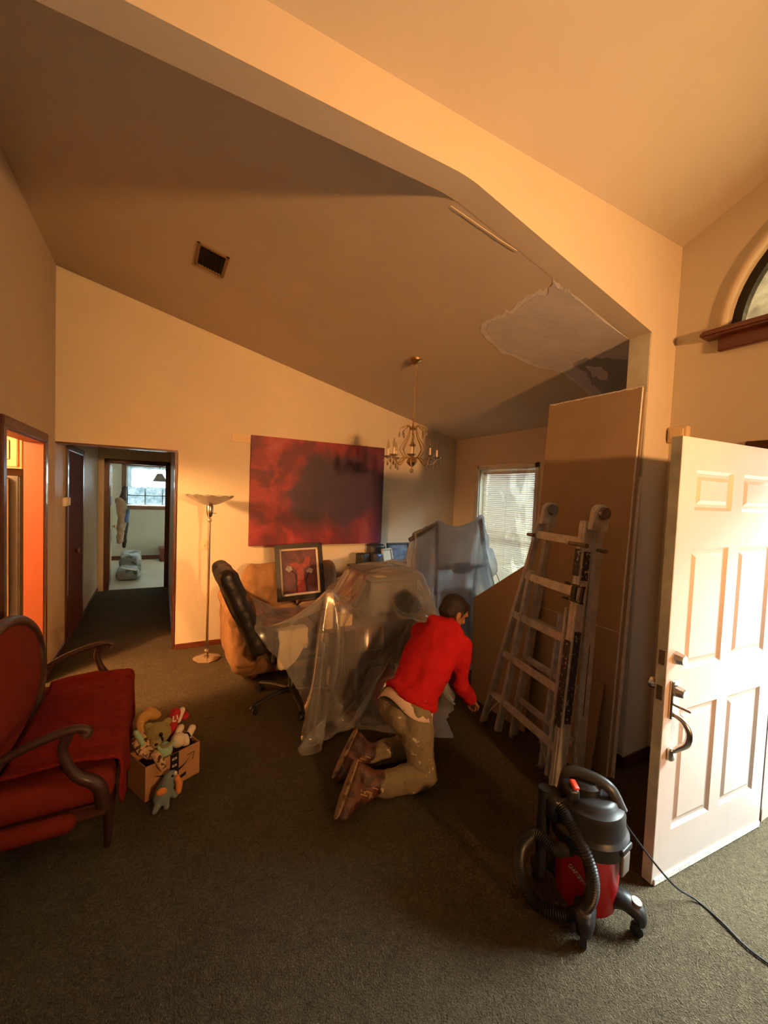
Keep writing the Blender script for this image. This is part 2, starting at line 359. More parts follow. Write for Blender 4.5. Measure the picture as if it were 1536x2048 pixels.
def heightmap(shapes, x0, x1, y0, y1, res=.012, blur=2):
    nx, ny = int((x1-x0)/res), int((y1-y0)/res)
    X, Y = np.meshgrid(x0+np.arange(nx)*res, y0+np.arange(ny)*res, indexing='ij'); Hm = np.full(X.shape, .012)
    for s in shapes:
        if s[0] == 'box':
            _, a, b, c, d, z = s; Hm = np.maximum(Hm, np.where((X > a) & (X < b) & (Y > c) & (Y < d), z, 0))
        elif s[0] == 'bar':
            _, p, q, r = s; p, q = np.array(p, float), np.array(q, float); d = q[:2]-p[:2]; L = max(d@d, 1e-9)
            t = np.clip(((X-p[0])*d[0]+(Y-p[1])*d[1])/L, 0, 1); z = p[2]+(q[2]-p[2])*t
            D = np.hypot(X-p[0]-t*d[0], Y-p[1]-t*d[1]); Hm = np.maximum(Hm, np.where(D < r, z, 0))
        elif s[0] == 'cone':
            _, cx, cy, z, r, k = s; D = np.hypot(X-cx, Y-cy); Hm = np.maximum(Hm, z-np.maximum(D-r, 0)*k)
    for _ in range(blur):
        Hm[1:-1, 1:-1] = (Hm[1:-1, 1:-1]*2+Hm[:-2, 1:-1]+Hm[2:, 1:-1]+Hm[1:-1, :-2]+Hm[1:-1, 2:])/6
    def H(x, y):
        fx = np.clip((x-x0)/res, 0, nx-2.001); fy = np.clip((y-y0)/res, 0, ny-2.001); i = fx.astype(int); j = fy.astype(int); u = fx-i; v = fy-j
        return Hm[i, j]*(1-u)*(1-v)+Hm[i+1, j]*u*(1-v)+Hm[i, j+1]*(1-u)*v+Hm[i+1, j+1]*u*v+.004
    return H
# ------------------------------------------------------------------ room shell
XL, XF, XW, YB, YH, TB = -.85, 2.963, 3.763, 4.813, 1.54, .14
def zc(x): return 3.4641-.2445*x
b = MB(); b.b2((-.97, -3.3, -.1), (XF+.12, 1.6, 0)); b.b2((-.97, 1.6, -.1), (XW+.14, YB+.12, 0)); b.b2((-.97, YB+.12, -.1), (.28, 7.92, 0))
floor = struct(b.build('floor', 'carpet', smooth=0), 'olive brown pile carpet across the living and dining room', 'carpet')
b = MB(); b.b2((-1.2, 7.92, -.1), (2.3, 11.1, 0))
struct(b.build('floor_bedroom', 'tile', smooth=0), 'pale bedroom floor beyond the hall doorway', 'floor')
b = MB(); b.b2((-3.4, 1.4, -.1), (-.97, 5.4, 0))
struct(b.build('floor_kitchen', 'tile', smooth=0), 'pale kitchen floor beyond the side doorway', 'floor')
b = MB(); b.b2((XF+.12, -9, -.12), (14, 1.6, -.03)); b.b2((XW+.14, 1.6, -.12), (14, 8, -.03))
M['concrete'] = mat('porch_concrete', (.45, .43, .40), .9, var=.1, bump=.1)
struct(b.build('floor_porch', 'concrete', smooth=0), 'concrete porch slab outside the front door', 'porch')
# back wall with hall opening
b = MB(); t = .12
b.prism([(.157, YB, 0), (XW+.14, YB, 0), (XW+.14, YB, zc(XW+.14)+.05), (.157, YB, zc(.157)+.05)], (0, t, 0))
b.prism([(XL-.12, YB, 2.094), (.157, YB, 2.094), (.157, YB, zc(.157)+.05), (XL-.12, YB, zc(XL-.12)+.05)], (0, t, 0))
wall_back = struct(b.build('wall_back', 'wall', smooth=0), 'warm cream gable wall behind the red painting', 'wall')
# left wall
b = MB(); KA, KB_, KZ = 3.38, 4.385, 2.052
b.b2((XL-.12, -3.3, 0), (XL, KA, 4.7)); b.b2((XL-.12, KB_, 0), (XL, YB, 4.7)); b.b2((XL-.12, KA, KZ), (XL, KB_, 4.7))
wall_left = struct(b.build('wall_left', 'wall', smooth=0), 'tall cream side wall with the kitchen doorway', 'wall')
b = MB(); b.b2((XL-.12, YB, 0), (XL, 7.99, 2.45)); b.b2((.157, YB+t, 0), (.277, 7.99, 2.45))
b.b2((XL, 7.87, 0), (-.70, 7.97, 2.45)); b.b2((.085, 7.87, 0), (.157, 7.97, 2.45)); b.b2((-.70, 7.87, 2.045), (.085, 7.97, 2.45))
struct(b.build('wall_hall', 'hallwall', smooth=0), 'greyish cream walls of the narrow hallway', 'wall')
b = MB(); b.b2((XL-.12, YB+t, 2.42), (.28, 7.97, 2.5)); struct(b.build('ceiling_hall', 'ceil', smooth=0), 'low hallway ceiling', 'ceiling')
# rear wall
b = MB(); b.b2((-.97, -3.42, 0), (XF+.12, -3.3, 4.7)); struct(b.build('wall_rear', 'wall', smooth=0), 'cream wall at the rear of the entry', 'wall')
# header beam with stub wall
XS, XK, HZ = 2.684, 1.193, 3.170
out = [(-.97, 3.17), (XK-.05, HZ), (XK, HZ-.004), (XK+.05, zc(XK+.05)-.001), (XS, zc(XS)-.001), (XS, 0), (XW+.14, 0), (XW+.14, 4.2), (-.97, 4.2)]
b = MB(); b.prism([(x, YH, z) for x, z in out], (0, TB, 0))
wall_header = struct(b.build('wall_header', 'wall', smooth=0), 'deep painted ceiling beam ending in a short wall stub', 'beam')
# ceilings
b = MB(); b.prism([(-.97, YH+TB-.01, zc(-.97)), (XW+.14, YH+TB-.01, zc(XW+.14)), (XW+.14, YB+t, zc(XW+.14)), (-.97, YB+t, zc(-.97))], (0, 0, .1))
ceiling = struct(b.build('ceiling', 'ceil', smooth=0), 'sloping dining room ceiling with repaired patch', 'ceiling')
b = MB(); ye, zr = -.9, 3.406+.429*(YH+.9)
b.prism([(-.97, YH+.01, 3.402), (XF+.12, YH+.01, 3.402), (XF+.12, ye, zr), (-.97, ye, zr)], (0, 0, .1))
b.prism([(-.97, ye, zr), (XF+.12, ye, zr), (XF+.12, -3.42, 3.36), (-.97, -3.42, 3.36)], (0, 0, .1))
struct(b.build('ceiling_entry', 'ceil', smooth=0), 'vaulted cream ceiling above the entry', 'ceiling')
# front wall with door opening and arch
DA, DB, DZ = 0.0, .925, 2.065; AC, AR, AZ = .61, .655, 2.79
b = MB(); X0, X1 = XF, XF+.12
b.b2((X0, -3.3, 0), (X1, DA, AZ)); b.b2((X0, DB, 0), (X1, YH+.01, AZ)); b.b2((X0, DA, DZ), (X1, DB, AZ))
b.b2((X0, -3.3, AZ), (X1, AC-AR, 4.7)); b.b2((X0, AC+AR, AZ), (X1, YH+.01, 4.7))
for i in range(32):
    a0, a1 = PI*i/32, PI*(i+1)/32
    b.prism([(X0, AC+AR*math.cos(a0), AZ+AR*math.sin(a0)), (X0, AC+AR*math.cos(a1), AZ+AR*math.sin(a1)), (X0, AC+AR*math.cos(a1), 4.7), (X0, AC+AR*math.cos(a0), 4.7)], (.12, 0, 0))
wall_front = struct(b.build('wall_front', 'wall', smooth=0), 'cream entry wall with the front door and arched window', 'wall')
# window wall
WA, WB, WZ0, WZ1 = 3.35, 4.29, .45, 2.10
b = MB(); X0, X1 = XW, XW+.14
b.b2((X0, YH+TB, 0), (X1, WA, zc(XW)+.05)); b.b2((X0, WB, 0), (X1, YB+t, zc(XW)+.05)); b.b2((X0, WA, 0), (X1, WB, WZ0)); b.b2((X0, WA, WZ1), (X1, WB, zc(XW)+.05))
struct(b.build('wall_window', 'wall', smooth=0), 'cream dining wall holding the blind covered window', 'wall')
# bedroom shell
b = MB(); b.b2((-1.32, 7.97, 0), (-1.2, 11.2, 2.5)); b.b2((2.2, 7.97, 0), (2.32, 11.2, 2.5)); b.b2((.277, 7.87, 0), (2.32, 7.97, 2.5)); b.b2((-1.32, 7.87, 0), (-.97, 7.97, 2.5))
BA, BB, BZ0, BZ1 = -.66, .42, 1.25, 2.13
b.b2((-1.2, 11.0, 0), (BA, 11.12, 2.5)); b.b2((BB, 11.0, 0), (2.2, 11.12, 2.5)); b.b2((BA, 11.0, 0), (BB, 11.12, BZ0)); b.b2((BA, 11.0, BZ1), (BB, 11.12, 2.5))
M['bedwall'] = mat('bedroom_paint', (.72, .68, .58), .7, var=.05, vs=2, bump=.06)
struct(b.build('wall_bedroom', 'bedwall', smooth=0), 'pale bedroom walls seen through the hallway', 'wall')
b = MB(); b.b2((-1.32, 7.87, 2.45), (2.32, 11.12, 2.55)); struct(b.build('ceiling_bedroom', 'ceil', smooth=0), 'bedroom ceiling', 'ceiling')
# kitchen shell
b = MB(); b.b2((-3.4, 1.4, 0), (-3.28, 5.4, 2.5)); b.b2((-3.4, 1.28, 0), (-.97, 1.4, 2.5)); b.b2((-3.4, 5.3, 0), (-.97, 5.42, 2.5))
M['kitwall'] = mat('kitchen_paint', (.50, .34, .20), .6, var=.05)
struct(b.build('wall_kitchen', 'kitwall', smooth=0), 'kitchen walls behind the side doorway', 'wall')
b = MB(); b.b2((-3.4, 1.28, 2.42), (-.97, 5.42, 2.5)); struct(b.build('ceiling_kitchen', 'ceil', smooth=0), 'kitchen ceiling', 'ceiling')
# joint compound on the dining ceiling: thin trowelled layers with their own edge
def ceil_patch(name, pts, thick, m, jag=.012):
    P = []
    for (x, y), (x2, y2) in zip(pts, pts[1:]+pts[:1]):
        for k in range(5):
            u = k/5; j = jag*noise.noise(Vector((x*9+k*3.3, y*9, u*7)))
            P.append((x+(x2-x)*u+j, y+(y2-y)*u+j))
    b = MB(); b.prism([(x, y, zc(x)) for x, y in P], (0, 0, -thick)); return b.build(name, m, ceiling, smooth=0)
patch = [(2.167, 1.69), (2.09, 1.69), (2.045, 1.70), (1.976, 1.70), (1.985, 1.75), (2.024, 1.78), (1.998, 1.86), (2.036, 2.058), (2.033, 2.192), (2.034, 2.311), (2.091, 2.382), (2.178, 2.417), (2.355, 2.454), (2.516, 2.409), (2.642, 2.395), (2.791, 2.299), (2.974, 2.297), (3.142, 2.325), (3.296, 2.337), (3.5, 2.3), (3.6, 1.69)]
cx = sum(p[0] for p in patch)/len(patch); cy = sum(p[1] for p in patch)/len(patch)
ceil_patch('feathered_compound', [(x+(x-cx)*.07, max(1.685, y+(y-cy)*.16)) for x, y in patch], .0015, 'mud_edge', .03)['label'] = 'feathered white rim of joint compound'
ceil_patch('joint_compound', patch, .003, 'mud', .02)['label'] = 'grey mauve joint compound patch'
ceil_patch('bare_gypsum', [(2.774, 2.172), (2.746, 2.046), (2.80, 1.946), (2.9, 1.80), (3.02, 1.70), (3.45, 1.70), (3.289, 2.037), (3.305, 2.273), (3.049, 2.214), (2.911, 2.154)], .0045, 'bare', .03)['label'] = 'bare dark grey gypsum patch'
ceil_patch('compound_smear', [(2.83, 2.10), (2.90, 2.02), (3.02, 2.04), (3.10, 2.10), (3.0, 2.15)], .006, 'mud_edge', .03)
# cracks of compound along the beam edge
b = MB()
for x0, x1, y in ((1.24, 1.52, 1.72), (1.50, 1.66, 1.705)): b.prism([(x0, y, zc(x0)), (x1, y-.02, zc(x1)), (x1, y-.008, zc(x1)), (x0, y+.012, zc(x0))], (0, 0, -.003))
b.build('compound_ridge', 'ceil', ceiling, smooth=0)
# stub wall end: rough unpainted corner, daylight's pale green put into its colour
M['primer'] = mat('daylight_tinted_primer', (.62, .61, .50), .8, var=.14, vs=7, bump=.15, bs=30)
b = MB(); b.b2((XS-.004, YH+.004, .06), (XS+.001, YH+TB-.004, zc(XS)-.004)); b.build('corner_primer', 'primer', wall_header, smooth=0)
# ------------------------------------------------------------------ trims and baseboards
def trim(n, boxes, m='darkwood', bevel=.006, label='', cat='trim', parent=None):
    b = MB()
    for a, c in boxes: b.b2(a, c)
    return struct(b.build(n, m, smooth=0, bevel=bevel), label, cat)
trim('trim_1', [((XL-.13, KA-.07, 0), (XL+.018, KA, KZ+.07)), ((XL-.13, KB_, 0), (XL+.018, KB_+.065, KZ+.07)), ((XL-.13, KA-.07, KZ), (XL+.022, KB_+.065, KZ+.07))], label='dark wood casing around the kitchen doorway')
trim('trim_2', [((.135, YB-.006, 0), (.163, YB+.13, 2.094)), ((XL, YB-.004, 2.075), (.163, YB+.125, 2.10))], label='dark wood liner of the hallway opening')
trim('trim_3', [((-.77, 7.855, 0), (-.70, 7.985, 2.115)), ((.085, 7.855, 0), (.150, 7.985, 2.115)), ((-.77, 7.855, 2.045), (.150, 7.985, 2.115))], label='dark wood casing of the bedroom doorway')
trim('trim_4', [((XL, 5.30, 0), (XL+.02, 5.37, 2.12)), ((XL, 6.28, 0), (XL+.02, 6.35, 2.12)), ((XL, 5.30, 2.05), (XL+.024, 6.35, 2.12))], label='dark casing around the closed hallway door')
trim('trim_5', [((XF-.02, DB, 0), (XF+.13, DB+.01, 2.12)), ((XF-.02, DB+.005, 0), (XF, DB+.20, 2.115)), ((XF-.02, -.07, 0), (XF, 0, 2.115)), ((XF-.02, -.07, 2.06), (XF+.01, DB+.20, 2.115))], label='dark wood casing of the front doorway')
trim('baseboard_back', [((.163, YB-.014, 0), (XW, YB, .058))], 'redwood', label='reddish wood baseboard under the painting wall', cat='baseboard')
trim('baseboard_left', [((XL, -3.3, 0), (XL+.014, KA-.07, .07)), ((XL, KB_+.065, 0), (XL+.014, 5.30, .07)), ((XL, 6.35, 0), (XL+.014, 7.85, .07))], 'redwood', label='reddish baseboard along the left side wall', cat='baseboard')
trim('baseboard_hall', [((.143, YB+.13, 0), (.157, 7.85, .07))], 'redwood', label='reddish baseboard on the right hallway side', cat='baseboard')
trim('baseboard_bedroom', [((-1.2, 10.986, 0), (2.2, 11.0, .09))], 'redwood', label='wood baseboard under the bedroom window', cat='baseboard')
trim('baseboard_front', [((XF-.014, DB+.20, 0), (XF, YH, .09))], 'darkwood', label='dark baseboard behind the open front door', cat='baseboard')
trim('baseboard_stub', [((XS-.014, YH-.014, 0), (XF, YH, .085)), ((XS-.014, YH, 0), (XS, YH+TB, .085))], 'darkwood', label='dark baseboard around the wall stub', cat='baseboard')
M['jambwood'] = mat('orange_jamb_paint', (.155, .034, .010), .5, var=.05, vs=3)
trim('trim_6', [((XL-.125, KB_-.012, 0), (XL+.004, KB_+.002, KZ)), ((XL-.125, KA-.002, 0), (XL+.004, KA+.012, KZ)), ((XL-.125, KA, KZ-.012), (XL+.004, KB_, KZ+.002))], 'jambwood', bevel=.002, label='orange painted inner jamb of the kitchen doorway')
# ------------------------------------------------------------------ arched window
win = thing('window_3', 'arched window over the front door with dark frame and wooden ledge', 'window', (XF, AC, AZ)); win['kind'] = 'structure'
def arc(r, x, n=40, a0=0, a1=PI): return [(x, AC+r*math.cos(a0+(a1-a0)*i/n), AZ+r*math.sin(a0+(a1-a0)*i/n)) for i in range(n+1)]
MB().tube(arc(.672, XF-.004), .024, 12).build('arch_bead', 'wall', win)
b = MB()
for i in range(40):
    a0, a1 = PI*i/40, PI*(i+1)/40; q = []
    for r, a in ((.605, a0), (.656, a0), (.656, a1), (.605, a1)): q.append((XF+.05, AC+r*math.cos(a), AZ+r*math.sin(a)))
    b.prism(q, (.05, 0, 0))
b.b2((XF+.05, AC-.655, AZ), (XF+.10, AC+.655, AZ+.04)); M['bronze'] = mat('dark_bronze', (.022, .014, .009), .4, .3)
b.build('frame', 'bronze', win, smooth=0)
b = MB(); pts = [(XF+.072, y, z) for _, y, z in arc(.612, 0, 40)]; b.prism(pts, (.006, 0, 0)); b.build('pane', 'archglass', win, smooth=0)
b = MB(); b.b2((XF-.095, -.16, AZ-.042), (XF+.05, 1.365, AZ)); b.build('ledge', 'redwood', win, bevel=.012)
b = MB(); b.b2((XF-.035, -.09, AZ-.125), (XF, 1.29, AZ-.04)); b.build('apron', 'redwood', win, bevel=.006)
# ------------------------------------------------------------------ dining window with blind and film
win = thing('window_1', 'tall dining window with a closed white slat blind behind taped plastic', 'window', (XW, 3.82, WZ0)); win['kind'] = 'structure'
b = MB()
for a, c in (((XW-.012, WA-.055, WZ0-.05), (XW+.02, WA, WZ1+.06)), ((XW-.012, WB, WZ0-.05), (XW+.02, WB+.055, WZ1+.06)), ((XW-.012, WA-.055, WZ1), (XW+.02, WB+.055, WZ1+.06)), ((XW-.03, WA-.06, WZ0-.06), (XW+.02, WB+.06, WZ0))): b.b2(a, c)
b.build('casing', 'white', win, bevel=.005)
b = MB()
for a, c in (((XW+.09, WA, WZ0), (XW+.13, WA+.04, WZ1)), ((XW+.09, WB-.04, WZ0), (XW+.13, WB, WZ1)), ((XW+.09, WA, WZ1-.04), (XW+.13, WB, WZ1)), ((XW+.09, WA, WZ0), (XW+.13, WB, WZ0+.04)), ((XW+.095, WA, 1.26), (XW+.125, WB, 1.30))): b.b2(a, c)
b.build('sash', 'white', win, bevel=.004)
b = MB(); b.b2((XW+.108, WA+.04, WZ0+.04), (XW+.112, WB-.04, 1.26)); p0 = b.build('pane', 'glass2', win, smooth=0)
b = MB(); b.b2((XW+.108, WA+.04, 1.30), (XW+.112, WB-.04, WZ1-.04)); b.build('pane', 'glass2', win, smooth=0)
M['slat'] = slatmat('blind_slat')
b = MB(); b.b2((XW+.035, WA+.03, WZ1-.06), (XW+.075, WB-.03, WZ1-.02)); b.build('headrail', 'white', win, bevel=.004)
b = MB(); ysl = (WA+.035, WB-.035)
b.box((0, 0, 0), (.030, ysl[1]-ysl[0], .0016), (0, math.radians(-38), 0)); s0 = b.build('slat', 'slat', win, smooth=0, local=True)
cyy = (ysl[0]+ysl[1])/2-3.82
nsl = 62; s0.location = (.055, cyy, WZ1-.075-WZ0)
for i in range(1, nsl):
    z = WZ1-.075-i*(WZ1-.075-WZ0-.03)/(nsl-1)-WZ0
    dupchild(s0, win, Matrix.Translation((.055, cyy, z)))
b = MB(); b.b2((XW+.040, ysl[0], WZ0+.005), (XW+.070, ysl[1], WZ0+.022)); b.build('bottom_rail', 'white', win, bevel=.003)
for yy in (WA+.15, 3.82, WB-.15):
    MB().cyl((XW+.040, yy, WZ0+.02), (XW+.040, yy, WZ1-.05), .0014, seg=6).build('ladder_cord', 'white', win)
MB().cyl((XW+.034, WB-.06, 1.2), (XW+.034, WB-.06, WZ1-.06), .004, seg=8).build('tilt_wand', 'white', win)
# taped plastic film over the window
P = [[(XW-.016-.012*noise.noise(Vector((i*.5, j*.22, 3))), WA-.07+(WB-WA+.14)*i/16, .28+(WZ1+.04-.28)*j/30) for j in range(31)] for i in range(17)]
film_o = MB().grid(P).build('plastic_film', 'film3'); tag(film_o, 'clear plastic film taped over the dining window', 'plastic sheet')
# ------------------------------------------------------------------ bedroom window
win = thing('window_2', 'bedroom window with small panes and a lace valance', 'window', (-.12, 11.0, BZ0)); win['kind'] = 'structure'
b = MB()
for a, c in (((BA-.09, 10.97, BZ0-.10), (BA, 11.02, BZ1+.08)), ((BB, 10.97, BZ0-.10), (BB+.09, 11.02, BZ1+.08)), ((BA-.09, 10.97, BZ1), (BB+.09, 11.02, BZ1+.08)), ((BA-.09, 10.95, BZ0-.10), (BB+.09, 11.02, BZ0-.02))): b.b2(a, c)
M['brownwood'] = wood('brown_casing_wood', (.13, .06, .035), (.20, .10, .06)); b.build('casing', 'brownwood', win, bevel=.005)
b = MB()
for x in (BA+.015, -.29, .06, BB-.015): b.b2((x-.014, 11.04, BZ0), (x+.014, 11.07, BZ1))
for z in (BZ0+.015, 1.47, 1.68, 1.90, BZ1-.015): b.b2((BA, 11.04, z-.012), (BB, 11.07, z+.012))
M['sash'] = mat('grey_sash', (.10, .13, .14), .5); b.build('muntin_grid', 'sash', win, smooth=0)
for x0, x1 in ((BA, -.29), (-.29, .06), (.06, BB)):
    for z0, z1 in ((BZ0, 1.47), (1.47, 1.68), (1.68, 1.90), (1.90, BZ1)):
        MB().b2((x0, 11.053, z0), (x1, 11.057, z1)).build('pane', 'glass', win, smooth=0)
M['lace'] = film('lace_fabric', .55)
P = [[(BA-.02+(BB-BA+.04)*i/60, 10.985+.012*math.sin(i*.9), BZ1+.02-(BZ1+.02-1.685+.025*abs(math.sin(i*.55)))*j/10) for j in range(11)] for i in range(61)]
tag(MB().grid(P).build('lace_valance', 'lace'), 'white lace valance hanging across the bedroom window', 'curtain')
# ------------------------------------------------------------------ doors
dr = thing('door_1', 'open pink white six panel front door with satin handle set', 'door', (2.905, .917, 0), math.atan2(.059, -.918)); dr['kind'] = 'structure'
DW, DH = .92, 2.035
b = MB(); b.b2((0, -.045, .012), (DW, -.013, DH)); b.build('slab', 'doorpaint', dr, smooth=0, local=True)
cols = ((.105, .415), (.505, .805)); rows = ((.235, .80), (.99, 1.545), (1.715, 1.895))
b = MB()
for a, c in ((0, .105), (.415, .505), (.805, DW)): b.b2((a, -.014, .012), (c, 0, DH))
for a, c in ((.012, .235), (.80, .99), (1.545, 1.715), (1.895, DH)):
    for x0, x1 in cols: b.b2((x0, -.014, a), (x1, 0, c))
b.build('stile_frame', 'doorpaint', dr, smooth=0, local=True)
for x0, x1 in cols:
    for z0, z1 in rows:
        b = MB(); w = .014; g = .045
        def ring(i, y): return [(x0+i, y, z0+i), (x1-i, y, z0+i), (x1-i, y, z1-i), (x0+i, y, z1-i)]
        R = [ring(0, 0), ring(w, -.011), ring(g*.62, -.011), ring(g, -.003)]
        for A, B in zip(R, R[1:]):
            for k in range(4): b.quad([A[k], A[(k+1) % 4], B[(k+1) % 4], B[k]])
        b.quad(R[-1]); bmesh.ops.remove_doubles(b.bm, verts=b.bm.verts, dist=1e-5); b.build('door_panel', 'doorpaint', dr, smooth=0, local=True)
b = MB(); b.b2((DW-.001, -.045, .012), (DW+.003, -.001, DH)); b.build('latch_edge', 'dooredge', dr, smooth=0, local=True)['label'] = 'greenish worn latch edge'
b = MB(); b.b2((.004, -.006, .004), (DW-.01, .006, .035)); b.build('bottom_sweep', 'gypcore', dr, bevel=.002, local=True)
b = MB(); b.b2((.872-.81+.79, 0, 0), (.873, .001, .001)); b.bm.clear()
hx = .862
b.lathe([(0.0, .040), (.020, .040), (.024, .036), (.030, .012), (.032, 0)], (hx, 0, 1.052), 8, (0, 1, 0)); b.build('deadbolt', 'nickel', dr, smooth=20, local=True)
hs = MB(); hs.rbox((hx+.004, .007, .865), (.052, .016, .175), .006); hset = hs.build('handle_plate', 'nickel', dr, local=True)
MB().lathe([(0, .046), (.018, .046), (.021, .042), (.027, .012), (.028, .006)], (hx, .006, .905), 8, (0, 1, 0)).build('lock_cylinder', 'nickel', hset, smooth=20, local=True)
MB().rbox((hx-.004, .045, .838), (.016, .066, .012), .005).build('thumb_latch', 'nickel', hset, local=True)
MB().tube(bez([(hx+.004, .012, .795), (hx-.004, .045, .782), (hx-.012, .070, .74), (hx-.010, .066, .69), (hx-.002, .034, .650), (hx+.004, .016, .628)]), [.009+.006*math.sin(PI*min(1, i/60)) for i in range(61)], 12).build('grip', 'nickel', hset, local=True)
MB().rbox((hx+.006, .012, .615), (.034, .026, .06), .010).build('grip_foot', 'nickel', hset, local=True)
MB().b2((DW+.002, -.036, 1.02), (DW+.005, -.010, 1.085)).build('strike_plate', 'steel', dr, local=True, smooth=0)
MB().b2((DW+.002, -.036, .86), (DW+.005, -.010, .925)).build('latch_plate', 'steel', dr, local=True, smooth=0)
MB().lathe([(.014, 0), (.012, .02), (.024, .035), (.027, .05), (.020, .062), (0, .065)], (hx, -.045, .90), 16, (0, -1, 0)).build('inner_knob', 'nickel', dr, local=True)
for z in (.25, 1.02, 1.80): MB().cyl((-.004, -.022, z-.05), (-.004, -.022, z+.05), .009).build('hinge', 'steel', dr, local=True)
dr = thing('door_2', 'closed dark red wooden door on the left hallway side', 'door', (XL, 5.82, 0)); dr['kind'] = 'structure'
M['mattered'] = wood('matte_red_wood', (.085, .022, .012), (.13, .036, .018), rough=.9, coat=0)
M['mattered'].node_tree.nodes['Principled BSDF'].inputs['Specular IOR Level'].default_value = .12
MB().b2((XL-.02, 5.37, .01), (XL+.008, 6.28, 2.05)).build('slab', 'mattered', dr, smooth=0)
MB().lathe([(.012, 0), (.012, .03), (.028, .045), (.03, .06), (.02, .07), (0, .072)], (XL+.008, 5.62, .97), 16, (1, 0, 0)).build('knob', 'nickel', dr)
dr = thing('door_3', 'open bedroom door with hanging clothes at the hall end', 'door', (-.70, 7.98, 0), math.radians(93)); dr['kind'] = 'structure'
b = MB(); b.b2((0, 0, .01), (.76, .035, 2.03)); b.build('slab', 'redwood', dr, smooth=0, local=True)
M['doorlight'] = mat('pale_door_skin', (.55, .50, .34), .5, var=.1)
for z0, z1 in ((.15, .75), (.95, 1.35), (1.5, 1.92)):
    for x0, x1 in ((.12, .34), (.42, .64)): MB().b2((x0, -.006, z0), (x1, 0, z1)).build('door_panel', 'doorlight', dr, bevel=.004, local=True)
MB().lathe([(.012, 0), (.012, .03), (.028, .045), (.03, .06), (.02, .07), (0, .072)], (.70, 0, .97), 16, (0, -1, 0)).build('knob', 'brass', dr, local=True)
# ------------------------------------------------------------------ objects: materials
def painting_mat(name, w, h, dark, mid, hot, pink, seed=0.):
    m, t, b = nt(name); tc = N(t, 'ShaderNodeTexCoord'); mp = N(t, 'ShaderNodeMapping'); mp.inputs['Location'].default_value = (seed, 0, seed)
    t.links.new(tc.outputs['Object'], mp.inputs['Vector'])
    n1 = N(t, 'ShaderNodeTexNoise', Scale=1.7, Detail=4.0, Distortion=.8); n2 = N(t, 'ShaderNodeTexNoise', Scale=2.6, Detail=7.0, Distortion=.9, Roughness=.55)
    for n in (n1, n2): t.links.new(mp.outputs[0], n.inputs['Vector'])
    sp = N(t, 'ShaderNodeSeparateXYZ'); t.links.new(tc.outputs['Object'], sp.inputs[0])
    def mth(op, a, bb, c=None):
        q = N(t, 'ShaderNodeMath', operation=op)
        for i, v in enumerate((a, bb, c)):
            if v is None: continue
            if isinstance(v, (int, float)): q.inputs[i].default_value = v
            else: t.links.new(v, q.inputs[i])
        return q.outputs[0]
    ex = mth('DIVIDE', mth('SUBTRACT', sp.outputs[0], .22), w*.50); ez = mth('DIVIDE', mth('SUBTRACT', sp.outputs[2], h*.54), h*.46)
    d = mth('SQRT', mth('ADD', mth('MULTIPLY', ex, ex), mth('MULTIPLY', ez, ez)), 0)
    dw = mth('ADD', d, mth('MULTIPLY', mth('SUBTRACT', n1.outputs['Fac'], .5), 1.5))
    ring = ramp(t, [(.0, (0, 0, 0)), (.62, (.05, .05, .05)), (.95, (1, 1, 1))], dw)
    c_in = ramp(t, [(.3, mul(dark, .8)), (.7, mul(dark, 1.25))], n2.outputs['Fac'])
    c_out = ramp(t, [(.25, mid), (.45, mul(mid, 1.4)), (.58, hot), (.75, pink)], n2.outputs['Fac'])
    mx = N(t, 'ShaderNodeMix', data_type='RGBA'); t.links.new(ring, mx.inputs[0]); t.links.new(c_in, mx.inputs[6]); t.links.new(c_out, mx.inputs[7])
    rx = N(t, 'ShaderNodeMapRange'); rx.inputs[1].default_value = .15; rx.inputs[2].default_value = w*.5; rx.inputs[3].default_value = 0; rx.inputs[4].default_value = .75; t.links.new(sp.outputs[0], rx.inputs[0])
    mb = N(t, 'ShaderNodeMix', data_type='RGBA'); t.links.new(rx.outputs[0], mb.inputs[0]); t.links.new(mx.outputs[2], mb.inputs[6])
    mb.inputs[7].default_value = (.050, .014, .052, 1); t.links.new(mb.outputs[2], b.inputs['Base Color'])
    b.inputs['Roughness'].default_value = .55
    bp = N(t, 'ShaderNodeBump', Strength=.15, Distance=.01); t.links.new(n2.outputs['Fac'], bp.inputs['Height']); t.links.new(bp.outputs['Normal'], b.inputs['Normal']); return m
# ------------------------------------------------------------------ big painting
PX0, PX1, PZ0, PZ1 = .885, 2.565, 1.085, 2.325
r = thing('painting', 'large red and dark purple abstract canvas on the cream wall', 'painting', ((PX0+PX1)/2, YB-.02, PZ0))
M['paint_art'] = painting_mat('red_abstract', PX1-PX0, PZ1-PZ0, (.040, .018, .040), (.10, .008, .016), (.30, .024, .032), (.40, .09, .09))
MB().b2((PX0, YB-.042, PZ0), (PX1, YB-.003, PZ1)).build('canvas', 'paint_art', r, bevel=.003)
MB().b2((PX0+.02, YB-.02, PZ0+.02), (PX1-.02, YB-.001, PZ1-.02)).build('stretcher', 'plate', r, smooth=0)
b = MB(); b.b2((.683, YB-.018, 2.235), (.886, YB-.001, 2.328)); tag(b.build('wall_block', 'plate', bevel=.004), 'flat pale wooden block fixed beside the red painting', 'block')
b = MB(); b.rbox((XF-.02, 1.475, 2.19), (.045, .115, .10), .008); o = b.build('door_chime', 'plate'); tag(o, 'cream door chime box above the open front door', 'chime')
MB().rbox((XF-.048, 1.475, 2.19), (.012, .08, .065), .004).build('cover', 'plate', o)
